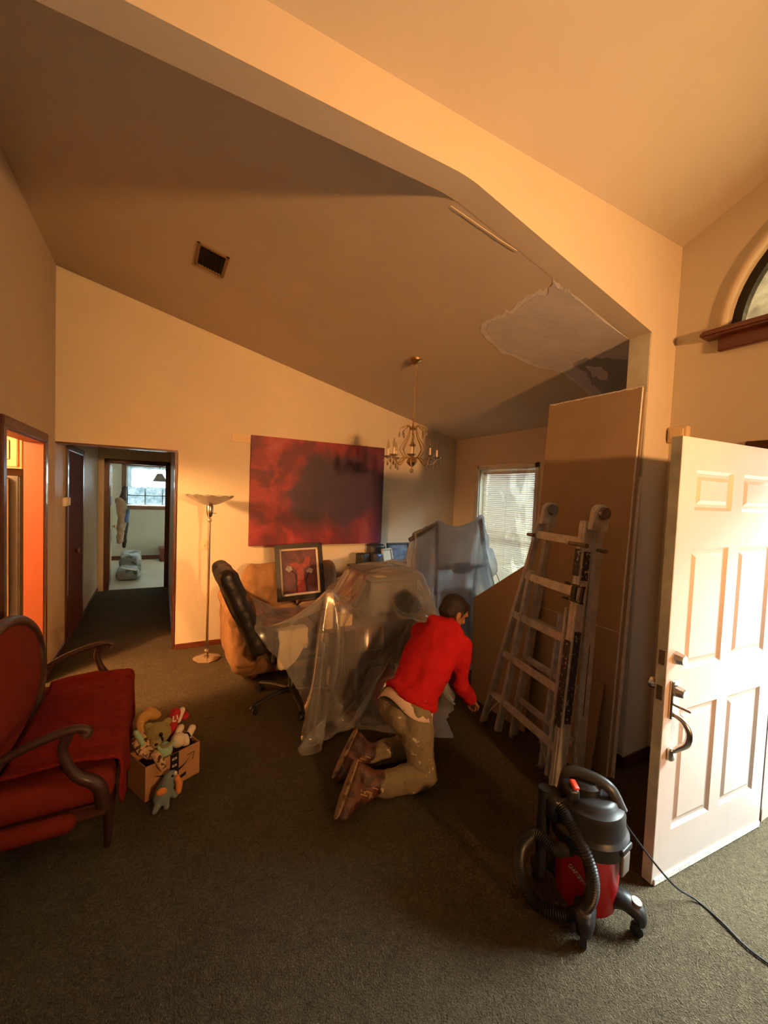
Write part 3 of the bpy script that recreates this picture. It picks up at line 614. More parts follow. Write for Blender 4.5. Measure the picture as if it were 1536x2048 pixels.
o = thing('light_switch', 'cream wall switch behind the floor lamp pole', 'switch', (.428, YB, 1.05)); MB().rbox((.428, YB-.003, 1.105), (.068, .007, .115), .003).build('plate', 'plate', o); MB().rbox((.428, YB-.010, 1.105), (.012, .012, .024), .003).build('toggle', 'white', o)
o = thing('wall_phone', 'small white wall phone beside the hallway door', 'phone', (XL, 5.17, 1.47)); MB().rbox((XL+.018, 5.17, 1.525), (.035, .07, .09), .008).build('base', 'white', o); MB().rbox((XL+.048, 5.17, 1.53), (.028, .04, .08), .008).build('handset', 'white', o)
# ceiling vent
o = thing('ceiling_vent', 'dark square air vent in the sloping ceiling', 'vent', (.31, 3.365, zc(.31)))
sl = math.atan(.2445); Rv = Matrix.Translation((.31, 3.365, zc(.31))) @ Matrix.Rotation(sl, 4, 'Y')
M['ventm'] = mat('vent_enamel', (.22, .13, .06), .5); M['dark'] = mat('painted_recess_shade', (.008, .006, .005), .9)
b = MB()
for a, c in (((-.108, -.158, -.012), (-.085, .158, 0)), ((.085, -.158, -.012), (.108, .158, 0)), ((-.108, -.158, -.012), (.108, -.135, 0)), ((-.108, .135, -.012), (.108, .158, 0))): b.b2(a, c)
b.xf(Rv).build('frame', 'ventm', o, bevel=.003)
MB().b2((-.09, -.14, -.003), (.09, .14, 0)).xf(Rv).build('backing', 'dark', o, smooth=0)  # flat sheet without depth; the duct's shade is put into its near-black colour
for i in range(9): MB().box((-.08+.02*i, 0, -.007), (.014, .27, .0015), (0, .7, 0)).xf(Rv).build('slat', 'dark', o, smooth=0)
# ------------------------------------------------------------------ floor lamp
lx, ly = .442, 4.44
o = thing('floor_lamp', 'tall chrome floor lamp with frosted bowl shade and glass base', 'lamp', (lx, ly, 0))
M['frost'] = mat('frosted_glass', (.62, .54, .46), .3, var=.08, vs=10, spec=.6)
for n in M['frost'].node_tree.nodes:
    if n.type == 'BSDF_PRINCIPLED': n.inputs['Transmission Weight'].default_value = .25
prof = [(.03, 1.552), (.06, 1.556), (.11, 1.575), (.16, 1.602), (.20, 1.628), (.225, 1.645), (.218, 1.648), (.19, 1.632), (.14, 1.602), (.09, 1.578), (.03, 1.568), (0, 1.567)]
b = MB(); b.lathe(prof, (lx, ly, 0), 40)
for v in b.bm.verts:
    d = math.hypot(v.co.x-lx, v.co.y-ly)
    if d > .15: v.co.z += .010*(d-.15)/.075*math.cos(12*math.atan2(v.co.y-ly, v.co.x-lx))
b.build('shade', 'frost', o)
MB().lathe([(0, 1.43), (.018, 1.432), (.026, 1.45), (.032, 1.48), (.033, 1.54), (.026, 1.556), (0, 1.556)], (lx, ly, 0), 20).build('socket', 'chrome', o)
MB().lathe([(.004, 1.375), (.018, 1.385), (.024, 1.40), (.018, 1.418), (.006, 1.43)], (lx, ly, 0), 16).build('glass_ball', 'crystal', o)
MB().cyl((lx, ly, .03), (lx, ly, 1.38), .0125, seg=14).build('pole', 'chrome', o)
MB().lathe([(.0125, .045), (.026, .055), (.032, .075), (.026, .095), (.0125, .105)], (lx, ly, 0), 16).build('ball_foot', 'crystal', o)
MB().lathe([(0, .045), (.03, .042), (.10, .022), (.130, .012), (.132, .003), (0, .001)], (lx, ly, 0), 36).build('base', 'chrome', o)
MB().rbox((lx+.045, ly-.012, 1.47), (.03, .008, .008), .003).build('switch_knob', 'chrome', o)
# ------------------------------------------------------------------ chandelier
cx_, cy_ = 2.04, 3.258; zt = zc(cx_)
o = thing('chandelier', 'brass and crystal candle chandelier on a long chain', 'chandelier', (cx_, cy_, zt))
C0 = Vector((cx_, cy_, 0))
MB().lathe([(0, zt+.012), (.062, zt+.010), (.060, zt-.012), (.035, zt-.028), (.012, zt-.04), (0, zt-.04)], C0, 24).build('canopy', 'brass', o)
b = MB(); z = zt-.045; i = 0
while z > 2.385:
    a = 0 if i % 2 else PI/2; dx = .003*math.sin(i*.8)
    b.tube([C0+Vector((math.cos(a)*.007*math.cos(q)+dx, math.sin(a)*.007*math.cos(q), z+.0165*math.sin(q))) for q in [2*PI*k/10 for k in range(10)]], .0026, 6, closed=True); z -= .025; i += 1
b.build('chain', 'brass', o)
MB().lathe([(0, 2.39), (.008, 2.385), (.012, 2.36), (.034, 2.345), (.036, 2.338), (.010, 2.325), (.008, 2.22), (.020, 2.20), (.034, 2.19), (.012, 2.17), (.010, 2.10), (.022, 2.08), (.045, 2.055), (.050, 2.03), (.030, 2.005), (.010, 1.995), (0, 1.99)], C0, 20).build('column', 'brass', o)
M['candle'] = mat('ivory_candle', (.72, .58, .42), .5); M['bulb'] = glass('clear_bulb', (.9, .82, .7), refl=.18)
drop = None
for k in range(8):
    a = 2*PI*k/8+.2; d = Vector((math.cos(a), math.sin(a), 0)); R = .225
    arm = MB().tube(bez([C0+d*.02+Vector((0, 0, 2.07)), C0+d*.08+Vector((0, 0, 2.075)), C0+d*.13+Vector((0, 0, 2.03)), C0+d*.18+Vector((0, 0, 2.015)), C0+d*R+Vector((0, 0, 2.065))], 8), .0048, 8).build('arm', 'brass', o)
    MB().tube(bez([C0+d*.012+Vector((0, 0, 2.335)), C0+d*.055+Vector((0, 0, 2.365)), C0+d*.11+Vector((0, 0, 2.345)), C0+d*.125+Vector((0, 0, 2.325))], 6), .0036, 7).build('top_scroll', 'brass', o)
    MB().tube(bez([C0+d*.03+Vector((0, 0, 2.335)), C0+d*.055+Vector((0, 0, 2.26)), C0+d*.10+Vector((0, 0, 2.19)), C0+d*.115+Vector((0, 0, 2.14)), C0+d*.07+Vector((0, 0, 2.08))], 6), .0034, 7).build('side_scroll', 'brass', o)
    MB().lathe([(0, 2.06), (.012, 2.062), (.034, 2.074), (.042, 2.086), (.039, 2.087), (.012, 2.072), (0, 2.072)], C0+d*R, 16).build('drip_pan', 'crystal', arm)
    MB().cyl(C0+d*R+Vector((0, 0, 2.072)), C0+d*R+Vector((0, 0, 2.15)), .009, seg=10).build('candle', 'candle', arm)
    MB().lathe([(.006, 2.15), (.012, 2.168), (.013, 2.185), (.007, 2.215), (0, 2.235)], C0+d*R, 12).build('bulb', 'bulb', arm)
    for rr, zz in ((R+.035, 2.05), (R-.03, 2.0), (.125, 2.30), (R, 2.035)):
        p = C0+d*rr+Vector((0, 0, zz))
        if drop is None:
            bb = MB(); bb.lathe([(0, .012), (.004, .006), (.009, -.014), (.010, -.022), (.006, -.034), (0, -.04)], (0, 0, 0), 6); drop = bb.build('crystal_drop', 'crystal', o, smooth=0, local=True); drop.location = p-Vector((cx_, cy_, zt))
        else: dupchild(drop, o, Matrix.Translation(p-Vector((cx_, cy_, zt))) @ Matrix.Rotation(a, 4, 'Z'))
MB().ell((cx_, cy_, 1.955), .021, sub=2).build('crystal_ball', 'crystal', o, smooth=0)
MB().cyl((cx_, cy_, 1.97), (cx_, cy_, 1.995), .003, seg=8).build('ball_hook', 'brass', o)
# ------------------------------------------------------------------ settee
o = thing('settee', 'red upholstered wooden settee with oval back and scroll arms', 'settee', (-.45, 2.7, 0))
M['redcloth'] = mat('red_upholstery', (.17, .020, .012), .9, var=.12, vs=12, bump=.3, bs=160, spec=.1)
M['redthrow'] = mat('red_chenille', (.19, .016, .012), .95, var=.2, vs=22, bump=.6, bs=110, spec=.1)
tilt = .16
M['antique'] = wood('antique_dark_wood', (.030, .009, .006), (.055, .018, .010), rough=.55, coat=.05)
def bk(y, z): return Vector((-.60-(z-.40)*tilt, y, z))
ring = [bk(2.65+.60*math.cos(a), .70+.29*math.sin(a)) for a in [2*PI*i/48 for i in range(48)]]
MB().tube(ring, .030, 10, closed=True).build('back_frame', 'antique', o)
b = MB(); b.ell((0, 0, 0), (.042, .585, .275), sub=4); b.xf(Matrix.Translation(bk(2.65, .70)) @ Matrix.Rotation(-math.atan(tilt), 4, 'Y')); b.build('back_pad', 'redcloth', o)
MB().rbox((-.43, 2.69, .375), (.54, 1.12, .14), .05).build('seat', 'redcloth', o)
MB().b2((-.70, 2.13, .25), (-.18, 3.25, .31)).build('seat_rail', 'darkwood', o, bevel=.015)
MB().limb([(-.66, 2.125, .275), (-.33, 2.105, .285)], [.038, .038]).build('side_roll', 'redcloth', o)
for y in (2.135, 3.24):
    am = MB(); am.tube(bez([(-.64, y, .54), (-.52, y, .61), (-.40, y, .655), (-.30, y, .672), (-.26, y, .655), (-.268, y, .638)]), [.018]*40+[.019+.010*(i/20) for i in range(11)], 12).build('arm', 'antique', o)
    MB().tube(bez([(-.33, y, .655), (-.345, y, .58), (-.30, y, .47), (-.22, y, .40), (-.20, y, .30)]), [.024-.005*math.sin(i/8) for i in range(49)], 12).build('arm_post', 'antique', o)
for x, y in ((-.195, 2.28), (-.195, 3.18)): MB().tube([(x, y, .30), (x, y, .26), (x+.004, y-.004, .15), (x, y, 0)], [.030, .032, .024, .016], 12).build('leg', 'antique', o)
for x, y in ((-.66, 2.2), (-.66, 3.2)): MB().tube([(x, y, .45), (x, y, .26), (x-.04, y, 0)], [.028, .028, .018], 12).build('leg', 'antique', o)
# throw over the seat, hanging down its front
prof = []
for i in range(40):
    u = i/39*.67
    if u < .40: prof.append((-.565+u, .462+.012*math.sin(u*7)))
    elif u < .47: a = (u-.40)/.07*PI/2; prof.append((-.165+.020*math.sin(a), .442+.020*math.cos(a)))
    else: prof.append((-.145+.01*(u-.47), .442-(u-.47)))
P = []
for i, (x, z) in enumerate(prof):
    row = []
    for j in range(70):
        y = 2.180+1.015*j/69; f = noise.fractal(Vector((x*6, y*9, z*6)), 1., 2., 3)
        hang = max(0, (.442-z)); lift = .012+.02*abs(noise.noise(Vector((x*3, y*5, 1.3))))
        dx = .008*math.sin(y*23+2*f)*min(1, hang*7)+.004*f; zz = z+lift*(1 if hang <= 0 else .3)+.008*f
        if j > 62: zz += .020*math.sin((j-62)/7*PI)
        row.append((x+dx+(.006 if hang > 0 else 0), y+.015*f, zz+(hang*.14*math.sin(y*4))))
    P.append(row)
b = MB().grid(P); tag(b.build('throw_blanket', 'redthrow'), 'rumpled red chenille throw hanging over the settee seat', 'blanket')
sm = COL.objects['throw_blanket'].modifiers.new('thick', 'SOLIDIFY'); sm.thickness = .010; sm.offset = 1
# ------------------------------------------------------------------ cardboard box with plush toys
bx0 = Vector((-.046, 2.51, 0)); ang = math.atan2(.14, .28)
M['card'] = mat('corrugated_card', (.42, .215, .10), .8, var=.06, vs=6, bump=.05); M['print'] = mat('black_print', (.012, .010, .012), .5, var=.1); M['printw'] = mat('white_print', (.7, .62, .52), .6, var=.1)
o = thing('cardboard_box', 'open brown cardboard box with black curved arrow print and black tape', 'box', bx0, ang)
w, d, h, tk = .315, .20, .195, .006
MB().b2((0, 0, 0), (w, tk, h)).build('front_panel', 'card', o, smooth=0, local=True); MB().b2((0, d-tk, 0), (w, d, h)).build('rear_panel', 'card', o, smooth=0, local=True)
MB().b2((0, tk, 0), (tk, d-tk, h)).build('side_panel', 'card', o, smooth=0, local=True); MB().b2((w-tk, tk, 0), (w, d-tk, h)).build('side_panel', 'card', o, smooth=0, local=True)
MB().b2((0, 0, 0), (w, d, .005)).build('bottom_panel', 'card', o, smooth=0, local=True)
tp = MB().b2((.135, -.0015, .02), (.185, 0, h+.001)).build('tape', 'print', o, smooth=0, local=True)
for z, s in ((.165, .013), (.125, .013)):
    MB().b2((.160-s, -.0022, z-.006), (.160+s, -.0012, z+.006)).build('tape_mark', 'printw', tp, smooth=0, local=True)
    MB().b2((.160-s*.55, -.0028, z-.0025), (.160+s*.55, -.002, z+.0025)).build('tape_mark', 'print', tp, smooth=0, local=True)
sm_ = bez([(.055, -.001, .118), (.11, -.001, .096), (.165, -.001, .090), (.215, -.001, .104), (.268, -.001, .142)], 8)
b = MB(); top = []; bot = []
for i, p in enumerate(sm_):
    k = .002+.011*math.sin(PI*min(1, i/(len(sm_)-1)*1.1))**1; top.append(p+Vector((0, 0, k*.3))); bot.append(p-Vector((0, 0, k)))
for i in range(len(sm_)-1): b.quad([top[i], top[i+1], bot[i+1], bot[i]])
b.build('arrow_print', 'print', o, smooth=0, local=True)
b = MB(); b.tube([(.235, -.001, .150), (.280, -.001, .152), (.268, -.001, .108)], .004, 6, flat=.2); b.build('arrow_head', 'print', o, smooth=0, local=True)
b = MB(); b.grid([[(.08+.15*i/10, -.001, .055-.02*(j/3)-.012*math.sin(PI*i/10)) for j in range(4)] for i in range(11)]); b.build('lower_print', 'print', o, smooth=0, local=True)
BX = Matrix.Translation(bx0) @ Matrix.Rotation(ang, 4, 'Z')
def bl(x, y, z): return BX @ Vector((x, y, z))
M['leopard'] = spots('leopard_plush', (.55, .36, .20), (.07, .03, .015), 42, .47); M['olive'] = mat('olive_plush', (.30, .24, .10), .95, var=.15, bump=.5, bs=150); M['tan'] = mat('tan_plush', (.50, .27, .08), .95, var=.15, bump=.5, bs=150)
M['mint'] = mat('mint_plush', (.32, .48, .34), .95, var=.08, bump=.4, bs=150); M['cream'] = mat('cream_plush', (.70, .58, .44), .95, var=.1, bump=.4, bs=150); M['redfelt'] = mat('red_felt', (.42, .015, .02), .9, var=.12, bump=.4, bs=150)
M['greyblue'] = mat('grey_blue_plush', (.17, .21, .22), .95, var=.12, bump=.5, bs=150); M['orange'] = mat('orange_plush', (.70, .25, .06), .9, var=.1, bump=.4, bs=150); M['eye'] = mat('black_eye', (.005, .004, .004), .1)
G = 'plush toys in the cardboard box'
o = thing('leopard_plush', 'spotted leopard plush flopped over the left side of the box', 'plush toy', bl(.04, .12, .05), 0, G)
b = MB(); b.limb([bl(.030, .155, .285), bl(.040, .11, .255), bl(.046, .06, .225)], [.040, .040, .030]); b.limb([bl(.048, .06, .228), bl(.060, .004, .232), bl(.072, -.030, .190), bl(.078, -.031, .165)], [.026, .023, .021, .020]); b.limb([bl(.008, .13, .295), bl(.008, .075, .250)], [.024, .021])
b.remesh(.006, 4, .003, 60).build('body', 'leopard', o)
b = MB(); b.limb([bl(.004, .125, .345), bl(.018, .095, .305), bl(.022, .082, .285)], [.014, .016, .012]); b.remesh(.005, 3).build('tail_tip', 'mint', o)
o = thing('bear_plush', 'olive brown bear plush with big dark eyes in the toy box', 'plush toy', bl(.13, .12, .1), 0, G)
b = MB(); b.ell(bl(.125, .125, .285), (.072, .060, .062)); b.ell(bl(.088, .075, .265), (.035, .035, .03)); b.ell(bl(.085, .150, .335), (.026, .016, .024)); b.limb([bl(.125, .13, .25), bl(.13, .125, .12)], [.05, .055]); b.ell(bl(.185, .13, .33), (.024, .016, .022))
b.remesh(.006, 5, .002, 60).build('body', 'olive', o)
b = MB(); b.ell(bl(.088, .068, .262), (.030, .022, .024)); b.remesh(.005, 3).build('muzzle', 'tan', o)
MB().ell(bl(.078, .046, .270), (.010, .007, .008), sub=2).build('nose', 'eye', o)
for q in ((.118, .062, .275), (.112, .060, .305)): MB().ell(bl(*q), (.010, .008, .015), sub=2).build('eye', 'eye', o)
o = thing('lion_plush', 'golden tan lion plush lying at the back of the toy box', 'plush toy', bl(.06, .16, .2), 0, G)
b = MB(); b.limb([bl(.075, .205, .372), bl(.115, .212, .376), bl(.158, .212, .350)], [.032, .038, .028]); b.limb([bl(.055, .190, .350), bl(.055, .165, .300)], [.024, .020]); b.ell(bl(.058, .192, .362), .020); b.remesh(.006, 4, .004, 50).build('body', 'tan', o)
o = thing('frog_plush', 'round mint green plush at the front of the toy box', 'plush toy', bl(.14, .04, .1), 0, G)
b = MB(); b.ell(bl(.128, .056, .205), (.046, .043, .052)); b.limb([bl(.10, .04, .235), bl(.09, .045, .25)], [.014, .010]); b.limb([bl(.17, .04, .235), bl(.18, .05, .245)], [.012, .009]); b.remesh(.005, 4).build('body', 'mint', o)
MB().tube(bez([bl(.095, .045, .248), bl(.13, .018, .250), bl(.172, .04, .252)]), .008, 8).build('collar', 'olive', o)
o = thing('puppy_plush', 'cream puppy plush with a black band at the right end of the box', 'plush toy', bl(.24, .08, .1), 0, G)
b = MB(); b.ell(bl(.215, .062, .225), (.043, .042, .042)); b.ell(bl(.258, .055, .208), (.033, .035, .035)); b.limb([bl(.275, .07, .20), bl(.315, .085, .245)], [.018, .022]); b.limb([bl(.225, .09, .25), bl(.255, .11, .265)], [.020, .022]); b.remesh(.005, 4, .001, 60).build('body', 'cream', o)
MB().tube([bl(.272+.003*math.cos(a), .055+.036*math.cos(a), .205+.036*math.sin(a)) for a in [2*PI*i/20 for i in range(20)]], .007, 6, closed=True).build('band', 'eye', o)
o = thing('stocking_plush', 'red and white striped plush hat sticking up behind the bear', 'plush toy', bl(.22, .13, .15), 0, G)
b = MB(); b.limb([bl(.222, .150, .20), bl(.226, .152, .30), bl(.245, .152, .345)], [.028, .033, .032]); b.remesh(.005, 4).build('body', 'redfelt', o)
b = MB(); b.limb([bl(.254, .135, .300), bl(.282, .142, .355)], [.015, .017]); b.remesh(.005, 3).build('cuff', 'cream', o)
b = MB(); b.ell(bl(.300, .152, .305), .026); b.remesh(.005, 2, .005, 80).build('pompom', 'redfelt', o)
for q, q2 in (((.212, .118, .318), (.214, .119, .350)), ((.212, .118, .318), (.230, .118, .316)), ((.236, .119, .350), (.238, .118, .322))): MB().tube([bl(*q), bl(*q2)], .005, 6).build('white_mark', 'cream', o)
# winged plush leaning on the box front
o = thing('winged_plush', 'grey blue plush animal with orange wings leaning on the box front', 'plush toy', bl(.10, -.07, 0))
_bl = bl
def bl(x, y, z): return _bl(x-.028, y*1.0-.022, z*.80)
b = MB(); b.limb([bl(.075, -.06, .055), bl(.105, -.045, .095), bl(.125, -.035, .135)], [.045, .042, .030]); b.ell(bl(.140, -.035, .150), (.030, .026, .024))
b.limb([bl(.055, -.075, .04), bl(.022, -.095, .016)], [.022, .016]); b.limb([bl(.085, -.085, .035), bl(.075, -.115, .014)], [.020, .014]); b.limb([bl(.12, -.07, .06), bl(.135, -.085, .035)], [.02, .015])
b.remesh(.005, 4, .002, 70).build('body', 'greyblue', o)
b = MB(); b.ell(bl(.062, -.085, .115), (.030, .014, .020), (0, .3, .4)); b.remesh(.004, 3).build('wing', 'orange', o)
b = MB(); b.limb([bl(.165, -.045, .125), bl(.178, -.05, .07), bl(.170, -.055, .022)], [.014, .020, .018]); b.remesh(.004, 4).build('wing', 'orange', o)
MB().ell(bl(.155, -.052, .160), (.010, .009, .014), sub=2).build('cheek', 'cream', o)
MB().ell(bl(.135, -.058, .158), (.007, .006, .007), sub=2).build('eye', 'eye', o)
bl = _bl
# ------------------------------------------------------------------ office chair
hx, hy = .976, 3.283
o = thing('office_chair', 'reclined black leather office chair beside the draped table', 'office chair', (hx, hy, 0))
for k in range(5):
    a = math.atan2(2.955-hy, .971-hx)+2*PI*k/5; d = Vector((math.cos(a), math.sin(a), 0)); c = Vector((hx, hy, 0)); e = c+d*.328
    lg = MB().tube([c+Vector((0, 0, .105))+d*.02, c+d*.18+Vector((0, 0, .098)), e+Vector((0, 0, .072))], [.026, .024, .018], 10, flat=.8).build('base_leg', 'black', o)
    n = Vector((-d.y, d.x, 0)); b = MB(); b.cyl(e+n*.006+Vector((0, 0, .028)), e+n*.026+Vector((0, 0, .028)), .028); b.cyl(e-n*.006+Vector((0, 0, .028)), e-n*.026+Vector((0, 0, .028)), .028); b.cyl(e+Vector((0, 0, .03)), e+Vector((0, 0, .075)), .008)
    b.build('caster', 'black', lg)
MB().lathe([(.032, .08), (.034, .13), (.026, .14), (.026, .27), (.018, .28), (.018, .41), (0, .41)], (hx, hy, 0), 18).build('gas_lift', 'black', o)
MB().rbox((hx-.02, hy, .415), (.26, .20, .05), .015).build('tilt_mechanism', 'black', o)
MB().cyl((hx-.06, hy-.10, .405), (hx-.10, hy-.34, .40), .005, seg=8).build('tilt_lever', 'chrome', o)
b = MB(); b.rbox((hx-.01, hy, .463), (.50, .50, .10), .045); b.remesh(.014, 3).build('seat', 'leather', o)
Rb = Matrix.Translation((hx-.295, hy-.02, .50)) @ Matrix.Rotation(-math.radians(23), 4, 'Y')
b = MB(); b.rbox((0, 0, .36), (.125, .54, .70), .055); b.rbox((.045, 0, .56), (.07, .42, .20), .03); b.rbox((.045, 0, .33), (.065, .44, .20), .03); b.rbox((.045, 0, .12), (.07, .44, .17), .03); b.ell((.0, 0, .60), (.065, .24, .10))
b.xf(Rb).remesh(.012, 6, .006, 9).build('backrest', 'leather', o)
b = MB(); b.tube(bez([(-.045, -.2, .12), (-.058, -.215, .30), (-.052, -.20, .50), (-.03, -.16, .62)]), .006, 8); b.tube(bez([(-.045, -.06, .10), (-.062, -.08, .30), (-.06, -.08, .50), (-.035, -.06, .66)]), .006, 8); b.tube(bez([(-.045, .12, .10), (-.062, .12, .30), (-.06, .12, .50), (-.035, .1, .66)]), .006, 8)
b.xf(Rb).build('back_seam', 'leather', o)
for s in (-1, 1):
    y = hy+s*.27
    MB().tube(bez([(hx-.22, y, .46), (hx-.20, y, .60), (hx-.12, y, .655), (hx+.02, y, .655)]), .016, 8).build('arm_bracket', 'black', o)
    MB().rbox((hx-.09, y, .668), (.26, .07, .035), .014).build('armrest', 'leather', o)
# cloth over the near armrest
M['linen'] = mat('cream_linen', (.66, .53, .36), .9, var=.08, vs=10, bump=.3, bs=90)
P = []
for i in range(26):
    row = []
    for j in range(26):
        u = i/25; v = j/25; x = hx-.20+.22*u; s = (v-.70)*.42; f = noise.fractal(Vector((u*4, v*4, 2)), 1., 2., 3)
        if abs(s) < .04: y, z = hy-.27+s, .694
        else: k = abs(s)-.04; y, z = hy-.27+math.copysign(.04+.012*math.sin(u*13+v*3)*min(1, k*10)+.01*min(1, k*12), s), .694-k*(1-.25*u+.2*math.sin(u*5))
        row.append((x+.012*f, y+.010*f, z+.012*f))
    P.append(row)
c = tag(MB().grid(P).build('cloth', 'linen'), 'crumpled cream cloth hanging over the office chair armrest', 'cloth'); sm = c.modifiers.new('thick', 'SOLIDIFY'); sm.thickness = .008; sm.offset = 1
# ------------------------------------------------------------------ loveseat
M['suede'] = mat('tan_suede', (.27, .145, .065), .95, var=.25, vs=6, bump=.3, bs=26, spec=.1)
o = thing('loveseat', 'tan suede loveseat with plump arms against the back wall', 'loveseat', (1.32, 4.2, 0))
b = MB(); b.rbox((1.32, 4.22, .20), (1.36, .98, .32), .06); b.remesh(.025, 4, .008, 6).build('base', 'suede', o)
for x in (.68, 1.96):
    b = MB(); b.rbox((x, 4.16, .36), (.22, .98, .58), .09); b.limb([(x-.02, 3.76, .60), (x-.02, 4.55, .62)], [.12, .12]); b.remesh(.022, 5, .014, 6, x).build('arm', 'suede', o)
    b = MB(); b.rbox((x, 3.69, .36), (.20, .10, .40), .05); b.remesh(.02, 4, .010, 8, x).build('arm_front', 'suede', o)
for x in (1.06, 1.58):
    b = MB(); b.rbox((x, 4.08, .44), (.52, .70, .20), .08); b.remesh(.022, 4, .012, 6, x).build('seat_cushion', 'suede', o)
    b = MB(); b.rbox((x, 4.54, .66), (.54, .26, .50), .10, (math.radians(-9), 0, 0)); b.limb([(x-.18, 4.55, .84), (x+.18, 4.55, .84)], [.09, .09]); b.remesh(.022, 5, .016, 6, x+3).build('back_cushion', 'suede', o)
for x in (.78, 1.86):
    for y in (3.80, 4.62): MB().cyl((x, y, 0), (x, y, .06), .03).build('foot', 'darkwood', o)
# ------------------------------------------------------------------ framed print
o = thing('framed_print', 'framed dark print with a red central figure propped on the loveseat', 'framed picture', (1.36, 4.28, .56))
Rp = Matrix.Translation((1.365, 4.30, .56)) @ Matrix.Rotation(math.radians(-12), 4, 'X') @ Matrix.Rotation(math.radians(-2), 4, 'Y')
fw_, fh_ = .53, .60; M['blackframe'] = wood('black_frame_wood', (.014, .010, .008), (.03, .02, .014)); M['mat_board'] = mat('mat_board', (.66, .55, .42), .8)
b = MB()
for a, c in (((-fw_/2, -.03, 0), (-fw_/2+.05, 0, fh_)), ((fw_/2-.05, -.03, 0), (fw_/2, 0, fh_)), ((-fw_/2, -.03, 0), (fw_/2, 0, .05)), ((-fw_/2, -.03, fh_-.05), (fw_/2, 0, fh_))): b.b2(a, c)
b.xf(Rp).build('frame', 'blackframe', o, bevel=.006)
b = MB()
for a, c in (((-.215, -.012, .05), (-.195, -.004, fh_-.05)), ((.195, -.012, .05), (.215, -.004, fh_-.05)), ((-.215, -.012, .05), (.215, -.004, .07)), ((-.215, -.012, fh_-.07), (.215, -.004, fh_-.05))): b.b2(a, c)
b.xf(Rp).build('inner_mat', 'mat_board', o, smooth=0)
m, t, bs = nt('figure_print'); tc = N(t, 'ShaderNodeTexCoord'); n1 = N(t, 'ShaderNodeTexNoise', Scale=9.0, Detail=4.0, Distortion=1.0); t.links.new(tc.outputs['Object'], n1.inputs['Vector'])
t.links.new(ramp(t, [(.3, (.035, .012, .022)), (.5, (.10, .025, .035)), (.7, (.16, .05, .06))], n1.outputs['Fac']), bs.inputs['Base Color']); M['print_art'] = m
MB().b2((-.20, -.004, .06), (.20, 0, fh_-.06)).xf(Rp).build('print', 'print_art', o, smooth=0)
M['print_red'] = mat('print_red_ink', (.27, .05, .045), .5, var=.35, vs=30); M['print_pale'] = mat('print_pale_ink', (.28, .22, .22), .5, var=.3, vs=30); M['print_dk'] = mat('print_dark_ink', (.012, .006, .01), .5)
def flat(pts, y=-.0046): return [(Rp @ Vector((x, y, z))) for x, z in pts]
b = MB(); b.prism(flat([(-.11, .38), (-.04, .41), (0, .37), (.05, .39), (.07, .45), (.11, .45), (.13, .42), (.10, .36), (.04, .33), (.045, .20), (.07, .07), (-.07, .07), (-.03, .20), (-.03, .31)]), Rp.to_3x3() @ Vector((0, -.0008, 0))); b.build('red_figure', 'print_red', o, smooth=0)
b = MB(); b.prism(flat([(-.16, .33), (-.13, .37), (-.09, .36), (-.08, .32), (-.12, .30)]), Rp.to_3x3() @ Vector((0, -.0008, 0))); b.prism(flat([(.07, .30), (.11, .33), (.15, .31), (.13, .27), (.09, .27)]), Rp.to_3x3() @ Vector((0, -.0008, 0))); b.build('pale_blossom', 'print_pale', o, smooth=0)
b = MB(); b.tube(flat([(-.05, .08), (-.045, .2), (-.055, .28), (-.09, .31)], -.005), .005, 6); b.tube(flat([(.06, .08), (.055, .2), (.07, .25), (.10, .28)], -.005), .005, 6); b.build('dark_stem', 'print_dk', o, smooth=0)
# ------------------------------------------------------------------ low cabinet by the wall and what stands on it
o = thing('low_cabinet', 'low dark wooden cabinet against the back wall beside the loveseat', 'cabinet', (2.62, 4.58, 0))
MB().b2((2.12, 4.38, .06), (3.12, 4.79, .80)).build('carcass', 'darkwood', o, bevel=.008); MB().b2((2.10, 4.35, .80), (3.14, 4.795, .83)).build('top', 'darkwood', o, bevel=.006)
for x0, x1 in ((2.14, 2.61), (2.63, 3.10)):
    dd = MB().b2((x0, 4.362, .10), (x1, 4.382, .78)).build('door', 'darkwood', o, bevel=.006); MB().ell(((x0+x1)/2+(.19 if x0 < 2.3 else -.19), 4.352, .5), .014, sub=2).build('knob', 'brass', dd)
for x in (2.16, 3.08):
    for y in (4.42, 4.75): MB().cyl((x, y, 0), (x, y, .07), .022).build('foot', 'darkwood', o)
def speaker(x, y, w, h, dpt, label, rz=0):
    s = thing('speaker', label, 'speaker', (x, y, .83), rz); MB().rbox((0, 0, h/2), (w, dpt, h), .012).build('cabinet', 'black', s, local=True); MB().rbox((0, -dpt/2-.002, h*.45), (w*.86, .008, h*.82), .004).build('grille', 'blackgrey', s, local=True); return s
speaker(2.18, 4.52, .12, .17, .12, 'small black speaker at the left end of the low cabinet', .3)
s = speaker(2.345, 4.50, .14, .17, .14, 'black speaker with a blue indicator light on the low cabinet', .2); M['led'] = mat('blue_led', (.05, .12, .9), .3)
for n in M['led'].node_tree.nodes:
    if n.type == 'BSDF_PRINCIPLED': n.inputs['Emission Color'].default_value = (.08, .2, 1, 1); n.inputs['Emission Strength'].default_value = 1.5
MB().rbox((.01, -.076, .15), (.035, .004, .010), .002).build('indicator', 'led', s, local=True)
o = thing('printer', 'black boxy machine with rounded lid behind the speakers', 'printer', (2.47, 4.68, .83)); MB().rbox((2.45, 4.69, .96), (.22, .16, .26), .04).build('body', 'black', o); MB().rbox((2.45, 4.61, .94), (.16, .02, .03), .006).build('slot', 'dark', o)
